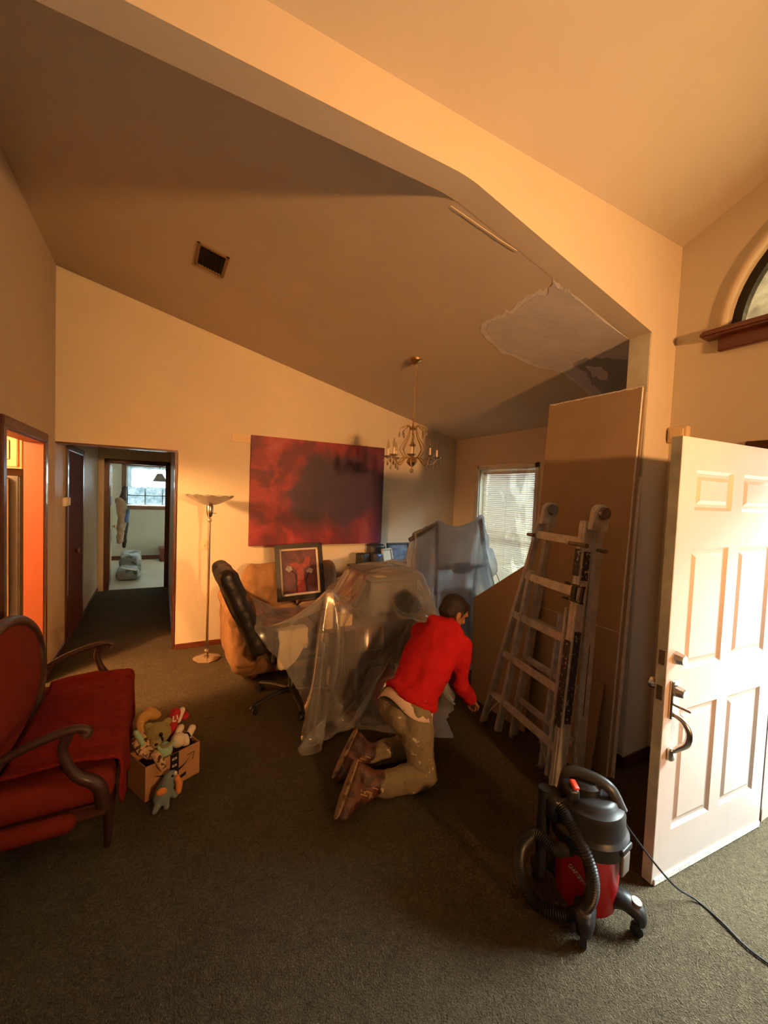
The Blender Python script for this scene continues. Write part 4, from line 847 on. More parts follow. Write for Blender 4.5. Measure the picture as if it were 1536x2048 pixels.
def leaning(name, label, x, y, w, h, fm, am, ang, rz):
    s = thing(name, label, 'framed picture', (x, y, .832), rz); R_ = Matrix.Rotation(math.radians(-ang), 4, 'X'); b = MB()
    for a, c in (((-w/2, -.02, 0), (-w/2+.025, 0, h)), ((w/2-.025, -.02, 0), (w/2, 0, h)), ((-w/2, -.02, 0), (w/2, 0, .025)), ((-w/2, -.02, h-.025), (w/2, 0, h))): b.b2(a, c)
    b.xf(R_).build('frame', fm, s, local=True, bevel=.003); MB().b2((-w/2+.02, -.010, .02), (w/2-.02, -.002, h-.02)).xf(R_).build('picture', am, s, local=True, smooth=0); return s
M['blueart'] = mat('blue_print', (.10, .13, .22), .5, var=.6, vs=14); M['paleboard'] = mat('pale_board', (.52, .42, .32), .8, var=.1)
leaning('framed_photo', 'black framed photo with a blue print leaning on the cabinet', 2.76, 4.62, .34, .27, 'blackframe', 'blueart', 12, 0)
leaning('framed_photo', 'pale framed picture tilted in front of the blue print', 2.535, 4.50, .19, .22, 'paleboard', 'mat_board', 14, .35)
# ------------------------------------------------------------------ table and things under the sheet
o = thing('trestle_table', 'dark wooden trestle table covered by the clear plastic sheet', 'table', (1.6, 3.12, 0))
MB().b2((1.085, 2.83, .685), (2.055, 3.43, .715)).build('table_top', 'darkwood', o, bevel=.006)
for x in (1.36, 1.92): MB().b2((x-.02, 2.86, .03), (x+.02, 3.40, .69)).build('trestle', 'darkwood', o, bevel=.005); MB().b2((x-.03, 2.84, 0), (x+.03, 3.42, .04)).build('foot_rail', 'darkwood', o, bevel=.005)
MB().b2((1.38, 3.11, .30), (1.90, 3.15, .38)).build('stretcher', 'darkwood', o, bevel=.004)
M['pine'] = wood('pale_pine', (.60, .42, .22), (.70, .52, .30), rough=.6, coat=0)
b = MB(); b.b2((1.088, 2.838, .714), (1.148, 2.872, .985)); tag(b.build('wood_block', 'pine', bevel=.004), 'upright pale pine block under the plastic on the table corner', 'wood block')
b = MB(); b.b2((1.215, 2.86, .714), (1.315, 2.96, .80)); tag(b.build('carton', 'pine', bevel=.004), 'small tan carton beside the pine block under plastic', 'carton')
o = thing('storage_box', 'big dark grey lidded storage box on the table under plastic', 'box', (1.75, 3.17, .714)); M['greybox'] = mat('grey_tote', (.10, .095, .09), .5)
b = MB(); b.rbox((1.75, 3.17, .864), (.48, .38, .30), .03); b.build('tub', 'greybox', o); MB().rbox((1.75, 3.17, 1.017), (.51, .41, .028), .012).build('lid', 'greybox', o)
MB().b2((1.60, 3.03, 1.030), (1.70, 3.12, 1.0335)).build('sticker', 'pine', o, smooth=0)
o = thing('toolbox', 'dark red toolbox on the carpet under the draped table', 'toolbox', (1.64, 2.98, 0)); M['dkred'] = mat('dark_red_enamel', (.10, .015, .012), .4); MB().rbox((1.64, 2.98, .13), (.44, .24, .24), .02).build('body', 'dkred', o); MB().tube(bez([(1.50, 2.98, .25), (1.54, 2.98, .30), (1.74, 2.98, .30), (1.78, 2.98, .25)]), .010, 8).build('handle', 'black', o)
# plastic sheet over the table and chair
H1 = heightmap([('box', 1.04, 2.10, 2.78, 3.48, .735), ('box', 1.045, 1.17, 2.805, 2.90, 1.012), ('box', 1.19, 1.335, 2.825, 2.975, .845), ('box', 1.455, 2.045, 2.925, 3.415, 1.072), ('box', .70, 1.22, 3.03, 3.53, .56), ('box', .60, 1.02, 2.97, 3.07, .705), ('bar', (.62, 3.1, .80), (.72, 3.5, .80), .06), ('box', 1.40, 2.1, 3.45, 4.0, .60)], .1, 3.6, 1.2, 4.9, .014, 2)
P = drape(.55, 2.95, 1.66, 4.02, 1.30, 72, 72, H1, steps=230, passes=10, grav=.0013, seed=3, rot=math.radians(-6), pin=[(.56, 3.0, .60, 2.97, .735), (.60, 3.45, .66, 3.50, .86), (1.107, 2.85, 1.107, 2.85, 1.02), (1.75, 3.10, 1.74, 3.12, 1.115), (1.0, 1.72, .86, 2.58, .02)], warp=lambda X, Y: (X+np.clip(2.85-Y, 0, 2)*(.42*np.clip((2.0-X)/1.4, 0, 1)), Y))
def soften(o):
    md = o.modifiers.new('soft', 'SUBSURF'); md.levels = 1; md.render_levels = 1; return o
g1 = MB().grid(P.tolist()); bmesh.ops.delete(g1.bm, geom=[f for f in g1.bm.faces if f.calc_center_median().x+.8*(2.55-f.calc_center_median().y)+.03*math.sin(f.calc_center_median().y*21) > 2.06 and f.calc_center_median().z < .10], context='FACES')
s1 = tag(g1.build('plastic_sheet', 'film1', smooth=180), 'clear wrinkled plastic dust sheet over the table and office chair', 'plastic sheet'); soften(s1)
# ------------------------------------------------------------------ folded exercise machine under the milky sheet
o = thing('exercise_machine', 'grey tubed exercise machine under the milky plastic sheet', 'exercise machine', (2.9, 3.62, 0)); M['greytube'] = mat('grey_tube', (.13, .115, .11), .45, .3)
p1t, p2t = (2.62, 3.62, 1.43), (3.20, 3.60, 1.49)
MB().tube([(2.66, 3.62, .06), p1t], .022, 10).build('upright', 'greytube', o); MB().tube([(3.44, 3.62, .06), (3.42, 3.61, .55), p2t], .025, 10).build('upright', 'greytube', o)
MB().tube([p1t, (2.30, 3.66, 1.26)], .022, 10).build('handlebar', 'greytube', o)
MB().tube([(2.64, 3.62, .95), (3.32, 3.61, .95)], .020, 10).build('crossbar', 'greytube', o)
MB().rbox((3.02, 3.66, .93), (.26, .08, .12), .03, (math.radians(-25), 0, 0)).build('console', 'greytube', o)
MB().rbox((3.04, 3.62, .05), (.95, .40, .10), .03).build('base_frame', 'black', o); MB().rbox((2.96, 3.64, .40), (.42, .14, .60), .04).build('deck', 'blackgrey', o)
H2 = heightmap([('box', 2.76, 3.32, 3.52, 3.74, .74), ('box', 2.55, 3.52, 3.42, 3.82, .12)], 1.3, 4.6, 1.8, 5.2, .014, 2)
P = drape(2.02, 3.66, 2.02, 4.96, 1.62, 52, 92, H2, steps=210, passes=12, grav=.0012, seed=8, pin=[(2.62, 3.62, 2.62, 3.615, 1.480, .05), (3.16, 3.60, 3.20, 3.60, 1.550, .05), (2.36, 3.64, 2.37, 3.65, 1.355, .04), (2.48, 3.63, 2.49, 3.637, 1.418, .04), (2.90, 3.60, 2.905, 3.60, 1.38),
    (3.33, 3.60, 3.315, 3.60, 1.335, .05), (3.50, 3.60, 3.360, 3.60, 1.175, .05), (3.64, 3.60, 3.395, 3.60, 1.035, .05), (3.64, 3.42, 3.42, 3.50, .88), (3.64, 3.78, 3.42, 3.72, .88), (2.55, 3.62, 2.555, 3.628, 1.450, .04), (2.42, 3.64, 2.43, 3.643, 1.385, .04),
    (2.06, 2.3, 2.30, 3.20, .40), (2.45, 2.02, 2.52, 3.08, .03), (2.8, 2.02, 2.82, 3.12, .02), (3.2, 2.04, 3.12, 3.22, .02), (3.62, 2.2, 3.42, 3.34, .04), (2.06, 4.8, 2.2, 4.15, .75), (2.8, 4.96, 2.75, 4.25, .45), (3.62, 4.8, 3.45, 4.15, .40),
    (2.9, 2.86, 2.92, 3.36, .74), (2.45, 2.86, 2.48, 3.36, .74), (3.4, 2.86, 3.36, 3.42, .62), (2.9, 4.36, 2.9, 3.98, .86), (2.4, 4.36, 2.42, 3.96, .90), (3.5, 4.36, 3.42, 3.95, .70)])
s2 = tag(MB().grid(P.tolist()).build('plastic_sheet', 'film2', smooth=180), 'milky plastic sheet peaked over the exercise machine by the window', 'plastic sheet'); soften(s2)
for k, (x, y) in enumerate(((3.40, 3.66), (3.46, 3.64))):
    pass
tag(MB().tube(bez([(3.375, 3.61, .90), (3.47, 3.60, .86), (3.52, 3.56, .72), (3.50, 3.52, .55), (3.56, 3.46, .30), (3.58, 3.36, .012)]), .004, 6).build('machine_cable', 'black'), 'thin dark cable trailing down beside the milky sheet', 'cable')
# ------------------------------------------------------------------ drywall sheets
def leanboard(name, label, poly, x0, slope, off, thick, m, group=None):
    n = Vector((1, 0, -slope)).normalized(); b = MB()
    pts = [Vector((x0+slope*z, y, z)) + n*off for y, z in poly]; lo = min(p.z for p in pts)
    pts = [p-Vector((0, 0, lo)) for p in pts]
    b.prism(pts, n*thick); return b, n
sl = .125/2.46; tk = .0127
jag = [(1.545+.70*i/24, 2.466+.006*noise.noise(Vector((i*.9, 0, 0)))) for i in range(25)]
o = thing('drywall_sheet', 'tall brown drywall sheet with a crumbled white top edge behind the ladder', 'drywall sheet', (2.55, 1.9, 0), 0, 'drywall sheets leaning by the stub wall')
b, nb = leanboard('x', '', [(1.535, 0), (2.255, 0)]+[(y, z) for y, z in reversed(jag)], 2.508, sl, 0, tk, 'gypsum'); b.build('panel', 'gypsum', o, smooth=0)
b = MB()
for i in range(24):
    y0, z0 = jag[i]; y1, z1 = jag[i+1]; h = .006+.010*abs(noise.noise(Vector((i*1.7, 3, 0))))
    b.prism([Vector((2.508+sl*z-.0008, y, z)) for y, z in ((y0, z0-h), (y1, z1-h*.6), (y1, z1+.002), (y0, z0+.002))], nb*(tk+.001))
b.build('crumbled_edge', 'gypcore', o, smooth=0)
b = MB(); b.prism([Vector((2.508+sl*z-.0006, y, z)) for y, z in ((1.537, .918), (2.25, .922), (2.25, .926), (1.537, .922))], nb*.001); b.build('score_line', 'gypcore', o, smooth=0)
b = MB(); b.prism([Vector((2.508+sl*z-.0004, y, z)) for y, z in ((1.5345, .002), (1.5385, .002), (1.5475, 2.46), (1.5435, 2.46))], nb*(tk+.0006)); b.build('cut_edge', 'gypcore', o, smooth=0)
b, _ = leanboard('x', '', [(1.523, 0), (2.23, 0), (2.23, 2.43), (1.532, 2.43)], 2.508, sl, .0145, tk, 'gypsum'); tag(b.build('drywall_sheet', 'gypsum', smooth=0), 'second tall drywall sheet hidden behind the brown front sheet', 'drywall sheet', 'drywall sheets leaning by the stub wall')
b, _ = leanboard('x', '', [(1.508, 0), (2.20, 0), (2.20, 1.90), (1.520, 1.90)], 2.508, sl, .029, tk, 'gypsum'); tag(b.build('drywall_sheet', 'gypcore', smooth=0), 'shorter grey drywall sheet rearmost in the leaning stack', 'drywall sheet', 'drywall sheets leaning by the stub wall')
b, _ = leanboard('x', '', [(2.12, 0), (2.72, 0), (2.85, .83), (2.28, 1.245), (2.15, 1.245)], 2.41, .115, 0, tk, 'gypsum'); tag(b.build('drywall_sheet', 'gypsum', smooth=0), 'brown drywall offcut with a diagonal cut top beside the kneeling person', 'drywall sheet', 'drywall sheets leaning by the stub wall')
b, _ = leanboard('x', '', [(1.585, 0), (1.98, 0), (1.98, .575), (1.585, .58)], 2.405, .155, 0, tk, 'gypsum'); tag(b.build('drywall_sheet', 'gypsum', smooth=0), 'small low drywall offcut leaning at the foot of the tall sheet', 'drywall sheet', 'drywall sheets leaning by the stub wall')
# ------------------------------------------------------------------ folding ladder
U, V_, NN = Vector((.205, .979, 0)), Vector((.114, -.024, .993)), Vector((.972, -.203, -.117)); B0 = Vector((2.02, 1.46, 0))
def lp(u, v, w=0): return B0+U*u+V_*v+NN*w
o = thing('folding_ladder', 'paint spattered aluminium folding ladder leaning in front of the drywall', 'ladder', lp(.45, 0))
M['sticker'] = spots('black_sticker', (.030, .030, .034), (.55, .52, .46), 55, .36, .5, .02)
def rail(a, c, wu, wn, name='rail'):
    b = MB(); b.bar(a, c, wu, wn, up=NN); d = (Vector(c)-Vector(a)).normalized(); s = NN.cross(d).normalized()
    b.bar(Vector(a)+s*0-NN*(wn/2), Vector(c)-NN*(wn/2), wu*.35, .006, up=NN); return b.build(name, 'alu', o, bevel=.003)
uL = lambda v: .895-.315*v/1.62
uR = lambda v: .055+.085*v/1.62
rR = rail(lp(uR(0)+.03, .012), lp(uR(1.62)+.03, 1.63), .055, .066); rL = rail(lp(uL(0), .012), lp(uL(1.62), 1.63), .030, .050)
rail(lp(.115+.04, .10, -.004), lp(.20, 1.10, -.004), .022, .050); rail(lp(.70, .06, .0), lp(.60, 1.25, 0), .030, .05)
q1 = rail(lp(.70, .012, .135), lp(.555, 1.63, .055), .034, .055); q2 = rail(lp(.075, .012, .135), lp(.145, 1.63, .060), .040, .060); rail(lp(.35, .012, .110), lp(.36, 1.02, .085), .022, .04)
for v in (1.50, 1.20, .905, .60, .275):
    rg = MB().bar(lp(uL(v)-.005, v, 0), lp(uR(v)+.045, v, 0), .034, .046, up=V_); rg.build('rung', 'alu', o, bevel=.008)
    MB().bar(lp(uL(v)-.01, v+.020, -.012), lp(uR(v)+.05, v+.020, -.012), .006, .018, up=V_).build('rung_tread', 'alu', o, bevel=.002)
for v in (1.18, .90, .62, .31):
    MB().bar(lp(.70-.145*v/1.62, v, .13-.08*v/1.62), lp(.10+.06*v/1.62, v, .13-.08*v/1.62), .032, .042, up=V_).build('rear_rung', 'alu', o, bevel=.008)
for a, c in ((lp(.80, .27, 0), lp(.885, .07, 0)), (lp(.74, .27, .02), lp(.87, .10, .01)), (lp(.28, .27, 0), lp(.10, .03, 0)), (lp(.30, .29, .11), lp(.12, .06, .12))): MB().bar(a, c, .014, .010, up=NN).build('brace', 'alu', o, bevel=.002)
for u, w in ((.115, .03), (.555, .03)):
    b = MB(); b.cyl(lp(u-.025, 1.685, w), lp(u+.025, 1.685, w), .050, seg=24); b.bar(lp(u, 1.58, w-.028), lp(u, 1.69, w-.022), .042, .060, up=NN); b.bar(lp(u, 1.58, w+.030), lp(u, 1.69, w+.022), .042, .060, up=NN)
    hg = b.build('hinge', 'alu', o, bevel=.004); MB().cyl(lp(u-.048, 1.685, w), lp(u-.020, 1.685, w), .034, .038, 18).build('lock_knob', 'steel', hg)
    MB().cyl(lp(u+.020, 1.685, w), lp(u+.04, 1.685, w), .030, seg=18).build('lock_knob', 'steel', hg)
for a, c in ((lp(uL(1.5)-.01, 1.495, -.03), lp(uL(1.5)+.065, 1.495, -.03)), (lp(.10, 1.485, -.04), lp(.25, 1.485, -.035)), (lp(.02, 1.47, .02), lp(.10, 1.47, .04))): MB().cyl(a, c, .014, .011, 12).build('lock_pin', 'steel', o)
M['navy'] = mat('navy_bracket', (.012, .014, .028), .4)
b = MB()
for v in (1.155, 1.245): b.bar(lp(uR(1.2)-.045, v, -.036), lp(uR(1.2)+.105, v, -.036), .024, .012, up=V_)
b.bar(lp(uR(1.2)+.03, 1.16, -.037), lp(uR(1.2)+.03, 1.245, -.037), .040, .012, up=NN); b.bar(lp(uR(1.2)-.035, 1.16, -.037), lp(uR(1.2)-.035, 1.245, -.037), .022, .012, up=NN); bk_ = b.build('rung_bracket', 'navy', o, bevel=.002)
for u in (-.025, .045):
    for v in (1.155, 1.245): MB().cyl(lp(uR(1.2)+u, v, -.040), lp(uR(1.2)+u, v, -.047), .009, seg=10).build('rivet', 'white', bk_)
for v0, v1, w in ((.42, .92, -.039), (1.30, 1.46, -.039)): MB().bar(lp(uR(v0)+.034, v0, w), lp(uR(v1)+.034, v1, w), .044, .003, up=NN).build('warning_label', 'sticker', o, smooth=0)
for v0, v1 in ((.45, .98), (1.28, 1.45)): MB().bar(lp(uR(v0)+.0005, v0, 0), lp(uR(v1)+.0005, v1, 0), .003, .046, up=NN).build('warning_label', 'sticker', o, smooth=0)
MB().bar(lp(.085, .50, .10), lp(.105, .92, .085), .024, .004, up=NN).build('warning_label', 'sticker', o, smooth=0)
for u, w in ((uR(0)+.03, 0), (uL(0), 0), (.70, .135), (.075, .135), (.35, .11)): MB().rbox(lp(u, .016, w), (.055, .05, .034), .008).build('foot', 'steel', o)
# ------------------------------------------------------------------ shop vacuum
vc = Vector((1.63, 1.06, 0)); vr = Vector((.879, -.475, 0)); vn = Vector((-.475, -.879, 0))   # sideways, towards the room
o = thing('shop_vacuum', 'red and black wet dry vacuum with coiled hose standing on the carpet', 'vacuum', vc)
M['redplastic'] = mat('red_plastic', (.46, .012, .014), .32, var=.06, vs=4, spec=.5)
MB().lathe([(0, .055), (.108, .055), (.117, .065), (.130, .315), (.137, .33), (.137, .345), (0, .345)], vc, 40).build('tank', 'redplastic', o)
b = MB(); b.lathe([(.139, .312), (.150, .320), (.151, .372), (.141, .384), (.136, .392), (.134, .450), (.126, .474), (.105, .486), (.098, .500), (.080, .508), (0, .510)], vc, 40); b.build('motor_head', 'black', o)
b = MB(); b.tube(bez([vc+vr*-.105+vn*-.05+Vector((0, 0, .47)), vc+vr*-.085+vn*-.04+Vector((0, 0, .560)), vc+vr*-.02+vn*-.01+Vector((0, 0, .572)), vc+vr*.06+vn*.03+Vector((0, 0, .545)), vc+vr*.105+vn*.055+Vector((0, 0, .46))]), [.020, .021, .022, .024, .026], 12, flat=.6); b.build('carry_handle', 'blackgrey', o)
b = MB(); b.lathe([(.075, .50), (.075, .535), (.06, .55), (0, .552)], vc+vr*-.02+vn*-.03, 24); b.build('motor_cap', 'black', o)
MB().rbox(vc+vr*-.10+vn*.02+Vector((0, 0, .525)), (.05, .09, .05), .014, (0, 0, -.5)).build('switch_housing', 'black', o)
MB().rbox(vc+vr*-.090+vn*.035+Vector((0, 0, .556)), (.026, .046, .016), .006, (.25, .2, -.4)).build('power_switch', mat('red_switch', (.80, .06, .03), .35), o)
ld = (vr*.60+vn*.80).normalized(); M['taupe'] = mat('taupe_plastic', (.16, .135, .12), .5)
Rl = Matrix((ld.cross(Vector((0, 0, 1))), -ld, Vector((0, 0, 1)))).transposed()
MB().rbox(vc+ld*.147+Vector((0, 0, .300)), (.062, .016, .085), .006, Rl).build('latch', 'taupe', o)
MB().rbox(vc+ld*.147+Vector((0, 0, .360)), (.085, .020, .026), .006, Rl).build('latch_socket', 'black', o)
l2 = -ld; R2 = Matrix((l2.cross(Vector((0, 0, 1))), -l2, Vector((0, 0, 1)))).transposed(); MB().rbox(vc+l2*.147+Vector((0, 0, .300)), (.062, .016, .085), .006, R2).build('latch', 'taupe', o)
for dv in (Vector((.085, -.175, 0)), Vector((-.15, -.105, 0)), Vector((-.085, .175, 0)), Vector((.15, .105, 0))):
    dn = dv.normalized(); e = vc+dv; sd = Vector((-dn.y, dn.x, 0))
    fl_ = MB().tube(bez([vc+dn*.085+Vector((0, 0, .085)), vc+dn*.135+Vector((0, 0, .115)), e*1+Vector((0, 0, .095)), e+dn*.012+Vector((0, 0, .055))]), [.042, .042, .036, .026], 10, flat=.8).build('caster_leg', 'black', o)
    b = MB(); b.cyl(e+sd*.012+Vector((0, 0, .024)), e-sd*.012+Vector((0, 0, .024)), .024, seg=18); b.build('caster', 'black', fl_)
    MB().cyl(e+Vector((0, 0, .115))-dn*.012+sd*0, e+Vector((0, 0, .138))-dn*.006, .024, .020, 16).build('caster_cap', 'taupe', fl_)
td = (-vr*.66+vn*.75).normalized(); Rt = Matrix((Vector((0, 0, 1)).cross(td), Vector((0, 0, 1)), td)).transposed().to_4x4(); M['printred'] = mat('white_letter', (.65, .5, .45), .5)
text_mesh('CRAFTSMAN', .026, 'brand_lettering', 'printred', o, Matrix.Translation(vc+td*.130+Vector((0, 0, .225))) @ Rt @ Matrix.Rotation(-.55, 4, 'Z') @ Matrix.Scale(.55, 4, (1, 0, 0)), .002)
hp = bez([vc+vr*-.10+vn*.06+Vector((0, 0, .30)), vc+vr*-.19+vn*.10+Vector((0, 0, .335)), vc+vr*-.245+vn*.06+Vector((0, 0, .355)), vc+vr*-.290+vn*.02+Vector((0, 0, .27)), vc+vr*-.285+vn*.02+Vector((0, 0, .14)), vc+vr*-.225+vn*.06+Vector((0, 0, .055)), vc+vr*-.115+vn*.115+Vector((0, 0, .075)), vc+vr*-.060+vn*.155+Vector((0, 0, .18)), vc+vr*-.065+vn*.150+Vector((0, 0, .31)), vc+vr*-.115+vn*.09+Vector((0, 0, .42)), vc+vr*-.15+vn*.02+Vector((0, 0, .455)), vc+vr*-.185+vn*-.05+Vector((0, 0, .38)), vc+vr*-.18+vn*-.06+Vector((0, 0, .18))], 26)
MB().tube(hp, [.026 if i % 2 else .0215 for i in range(len(hp))], 12).build('hose', 'black', o, smooth=30)
MB().tube([vc+vr*-.19+vn*-.02+Vector((0, 0, .12)), vc+vr*-.185+vn*-.02+Vector((0, 0, .50))], [.024, .030], 12).build('wand', 'black', o)
MB().rbox(vc+vr*-.15+vn*-.01+Vector((0, 0, .44)), (.09, .09, .10), .02).build('hose_port', 'black', o)
cp = bez([vc+vr*.14+vn*-.02+Vector((0, 0, .40)), (1.80, 1.0, .34), (1.90, .93, .19), (2.0, .885, .075), (2.095, .845, .008), (2.085, .745, .006), (2.06, .66, .006), (2.065, .57, .006), (2.10, .30, .006), (2.25, -.2, .006), (2.6, -.9, .006), (2.93, -1.5, .006)], 10)
MB().tube(cp, .0042, 8).build('power_cord', 'black', o)
# ------------------------------------------------------------------ kneeling person
o = thing('person', 'kneeling person in red jacket and paint spattered khaki trousers reaching down', 'person', (1.44, 2.05, 0))
M['skin'] = mat('brown_skin', (.30, .13, .065), .5, var=.06); M['hair'] = mat('dark_hair', (.014, .008, .006), .6, var=.3, vs=60, bump=.4, bs=220)
M['jacket'] = mat('red_fleece', (.42, .013, .017), .9, var=.08, vs=8, bump=.25, bs=90, spec=.1); M['shirt'] = mat('cream_shirt', (.66, .50, .40), .85, var=.06, bump=.1)
M['khaki'] = spots('spattered_khaki', (.205, .160, .095), (.165, .125, .072), 24, .36, .9, .25, (.66, (.50, .44, .34))); M['bootm'] = spots('scuffed_brown_leather', (.105, .035, .018), (.045, .016, .010), 16, .45, .5, .3, (.66, (.28, .19, .13))); M['solem'] = spots('dusty_sole', (.26, .18, .12), (.12, .07, .045), 20, .42, .8, .4)
Vv = Vector
hipC, neck = Vv((1.365, 2.12, .43)), Vv((1.695, 2.205, .86)); shR, shL = Vv((1.725, 2.075, .775)), Vv((1.615, 2.355, .785))
elR, wrR = Vv((1.765, 2.10, .505)), Vv((1.925, 2.170, .325)); elL, wrL = Vv((1.83, 2.46, .55)), Vv((2.03, 2.47, .38))
knR, anR, knL, anL = Vv((1.405, 1.955, .080)), Vv((1.115, 2.00, .078)), Vv((1.53, 2.215, .082)), Vv((1.19, 2.25, .080))
hpR, hpL = Vv((1.385, 2.045, .425)), Vv((1.345, 2.215, .425))
hc = Vv((1.772, 2.212, .950)); fd = Vv((.86, -.10, -.50)).normalized(); hs_ = Vv((0, 0, 1)).cross(fd).normalized(); hu = fd.cross(hs_)   # hs_: its left
def hd(f, s, u): return hc+fd*f+hs_*s+hu*u
HR = Matrix((fd, hs_, hu)).transposed().to_euler()
sp_ax = (shL-shR).normalized()
def torso(b, k=1.0, lo=0.0):
    for t_ in np.linspace(0, .95, 18):
        wd = float(np.interp(t_, (0, .2, .4, .6, .8, .95), (.165, .168, .176, .186, .186, .150))); dp = float(np.interp(t_, (0, .2, .4, .6, .8, .95), (.118, .122, .126, .124, .110, .085)))
        if t_ < lo: continue
        c = hipC.lerp(neck, t_); d = (neck-hipC).normalized(); n = d.cross(sp_ax).normalized(); s = n.cross(d)
        b.ell(c, (dp*k, wd*k, .085*k), Matrix((n, s, d)).transposed().to_euler(), 3)
def fingers(b, w, fwd, side, scale=1):
    up = fwd.cross(side).normalized(); pc = w+fwd*.055*scale
    b.limb([w, pc], [.024*scale, .030*scale]); b.ell(pc, (.035*scale, .030*scale, .020*scale), Matrix((fwd, side, up)).transposed().to_euler(), 2)
    for k, (s, L) in enumerate(((-.028, .062), (-.010, .072), (.009, .068), (.027, .054))):
        p0 = pc+side*s*scale+fwd*.028*scale; p1 = p0+(fwd*.8-up*.45).normalized()*L*.5*scale; p2 = p1+(fwd*.35-up*.9).normalized()*L*.5*scale
        b.limb([p0, p1, p2], [.0092*scale, .0086*scale, .0075*scale])
    t0 = w+fwd*.03*scale-side*.028*scale; b.limb([t0, t0+(fwd*.6-side*.6-up*.3).normalized()*.035*scale, t0+(fwd*.9-side*.3-up*.5).normalized()*.065*scale], [.012*scale, .010*scale, .0085*scale])
b = MB(); torso(b, .86); b.limb([neck-(neck-hipC).normalized()*.06, neck, hd(-.02, 0, -.06)], [.07, .056, .052])
b.limb([shR, elR, wrR], [.050, .040, .028]); b.limb([shL, elL, wrL], [.050, .040, .028])
b.limb([hpR, knR], [.085, .060]); b.limb([knR, anR], [.058, .042]); b.limb([hpL, knL], [.085, .060]); b.limb([knL, anL], [.058, .042])
b.ell(hd(0, 0, .018), (.094, .074, .088), HR); b.ell(hd(.032, 0, -.038), (.058, .056, .066), HR); b.ell(hd(.055, 0, -.078), (.036, .040, .030), HR)
b.limb([hd(.088, 0, .005), hd(.106, 0, -.030)], [.011, .015]); b.ell(hd(.088, 0, -.062), (.012, .024, .009), HR); b.limb([hd(.082, -.034, .022), hd(.082, .034, .022)], [.012, .012])
for s in (-1, 1): b.ell(hd(-.005, s*.078, -.014), (.020, .009, .030), HR)
fingers(b, wrR, (Vv((2.02, 2.235, .245))-wrR).normalized(), Vv((-.3, .9, .1)).normalized())
fingers(b, wrL, (Vv((2.16, 2.50, .32))-wrL).normalized(), Vv((-.1, -.95, .1)).normalized())
b.remesh(.0065, 3).build('body', 'skin', o)
for s in (-1, 1): MB().ell(hd(.081, s*.030, .008), (.012, .012, .010), sub=2).build('eye', 'eye', o)
b = MB(); b.ell(hd(-.014, 0, .034), (.096, .082, .086), HR); b.ell(hd(-.045, 0, -.012), (.060, .074, .060), HR); b.ell(hd(.045, 0, .070), (.045, .058, .035), HR)
for s in (-1, 1): b.limb([hd(.02, s*.072, .02), hd(.016, s*.074, -.012)], [.012, .008])
b.remesh(.006, 4, .0025, 60).build('hair', 'hair', o)
b = MB(); torso(b, 1.0, .15); b.limb([shR, shL], [.072, .072]); b.limb([shR, elR, wrR-(wrR-elR)*.06], [.074, .060, .042]); b.limb([shL, elL, wrL], [.074, .060, .042])
b.limb([neck+Vv((-.03, -.06, .0)), neck+Vv((-.055, .02, .02)), neck+Vv((-.02, .09, .005))], [.054, .062, .052]); b.limb([neck+Vv((-.02, 0, -.01)), neck+Vv((.02, .0, .02))], [.075, .065])
for a in np.linspace(0, 2*PI, 40, endpoint=False):
    d = (neck-hipC).normalized(); n = d.cross(sp_ax).normalized(); s = n.cross(d); c = hipC+d*(.050+.012*math.sin(2*a))+n*.118*math.cos(a)+s*.166*math.sin(a); b.ell(c, .030, sub=2)
b.remesh(.010, 7, .016, 8).build('jacket', 'jacket', o)
b = MB(); d = (neck-hipC).normalized(); n = d.cross(sp_ax).normalized(); s = n.cross(d)
ring0 = lambda h, k, wv: [hipC+d*(h+wv*math.sin(3*a+.6))+n*.118*k*math.cos(a)+s*.168*k*math.sin(a) for a in [2*PI*i/40 for i in range(40)]]
R_ = [ring0(.06, .98, 0), ring0(.015, 1.06, .008), ring0(-.035, 1.14, .018)]; Rr = [r_+r_[:1] for r_ in R_]
sh = MB().grid(Rr); bmesh.ops.remove_doubles(sh.bm, verts=sh.bm.verts, dist=1e-5); so_ = sh.build('shirt', 'shirt', o, smooth=180); sm = so_.modifiers.new('thick', 'SOLIDIFY'); sm.thickness = .006
b = MB(); b.ell(hipC+Vv((-.005, 0, -.02)), (.125, .160, .105), (0, 0, math.atan2(sp_ax.y, sp_ax.x)-PI/2)); b.ell(hipC+Vv((-.055, -.03, -.035)), (.085, .095, .095)); b.ell(hipC+Vv((-.06, .06, -.035)), (.085, .09, .095))
b.limb([hpR, hpR.lerp(knR, .5)+Vv((-.015, 0, 0)), knR], [.108, .092, .076]); b.limb([knR, knR.lerp(anR, .5), anR+Vv((.02, 0, 0))], [.080, .074, .068]); b.limb([hpL, knL], [.110, .080]); b.limb([knL, anL+Vv((.02, 0, 0))], [.080, .066])
b.remesh(.010, 4, .012, 11).build('trousers', 'khaki', o)
MB().tube([hipC-d*.035+n*.126*math.cos(a)+s*.172*math.sin(a) for a in [2*PI*i/30 for i in range(30)]], .012, 8, closed=True, flat=.6).build('belt', 'black', o)
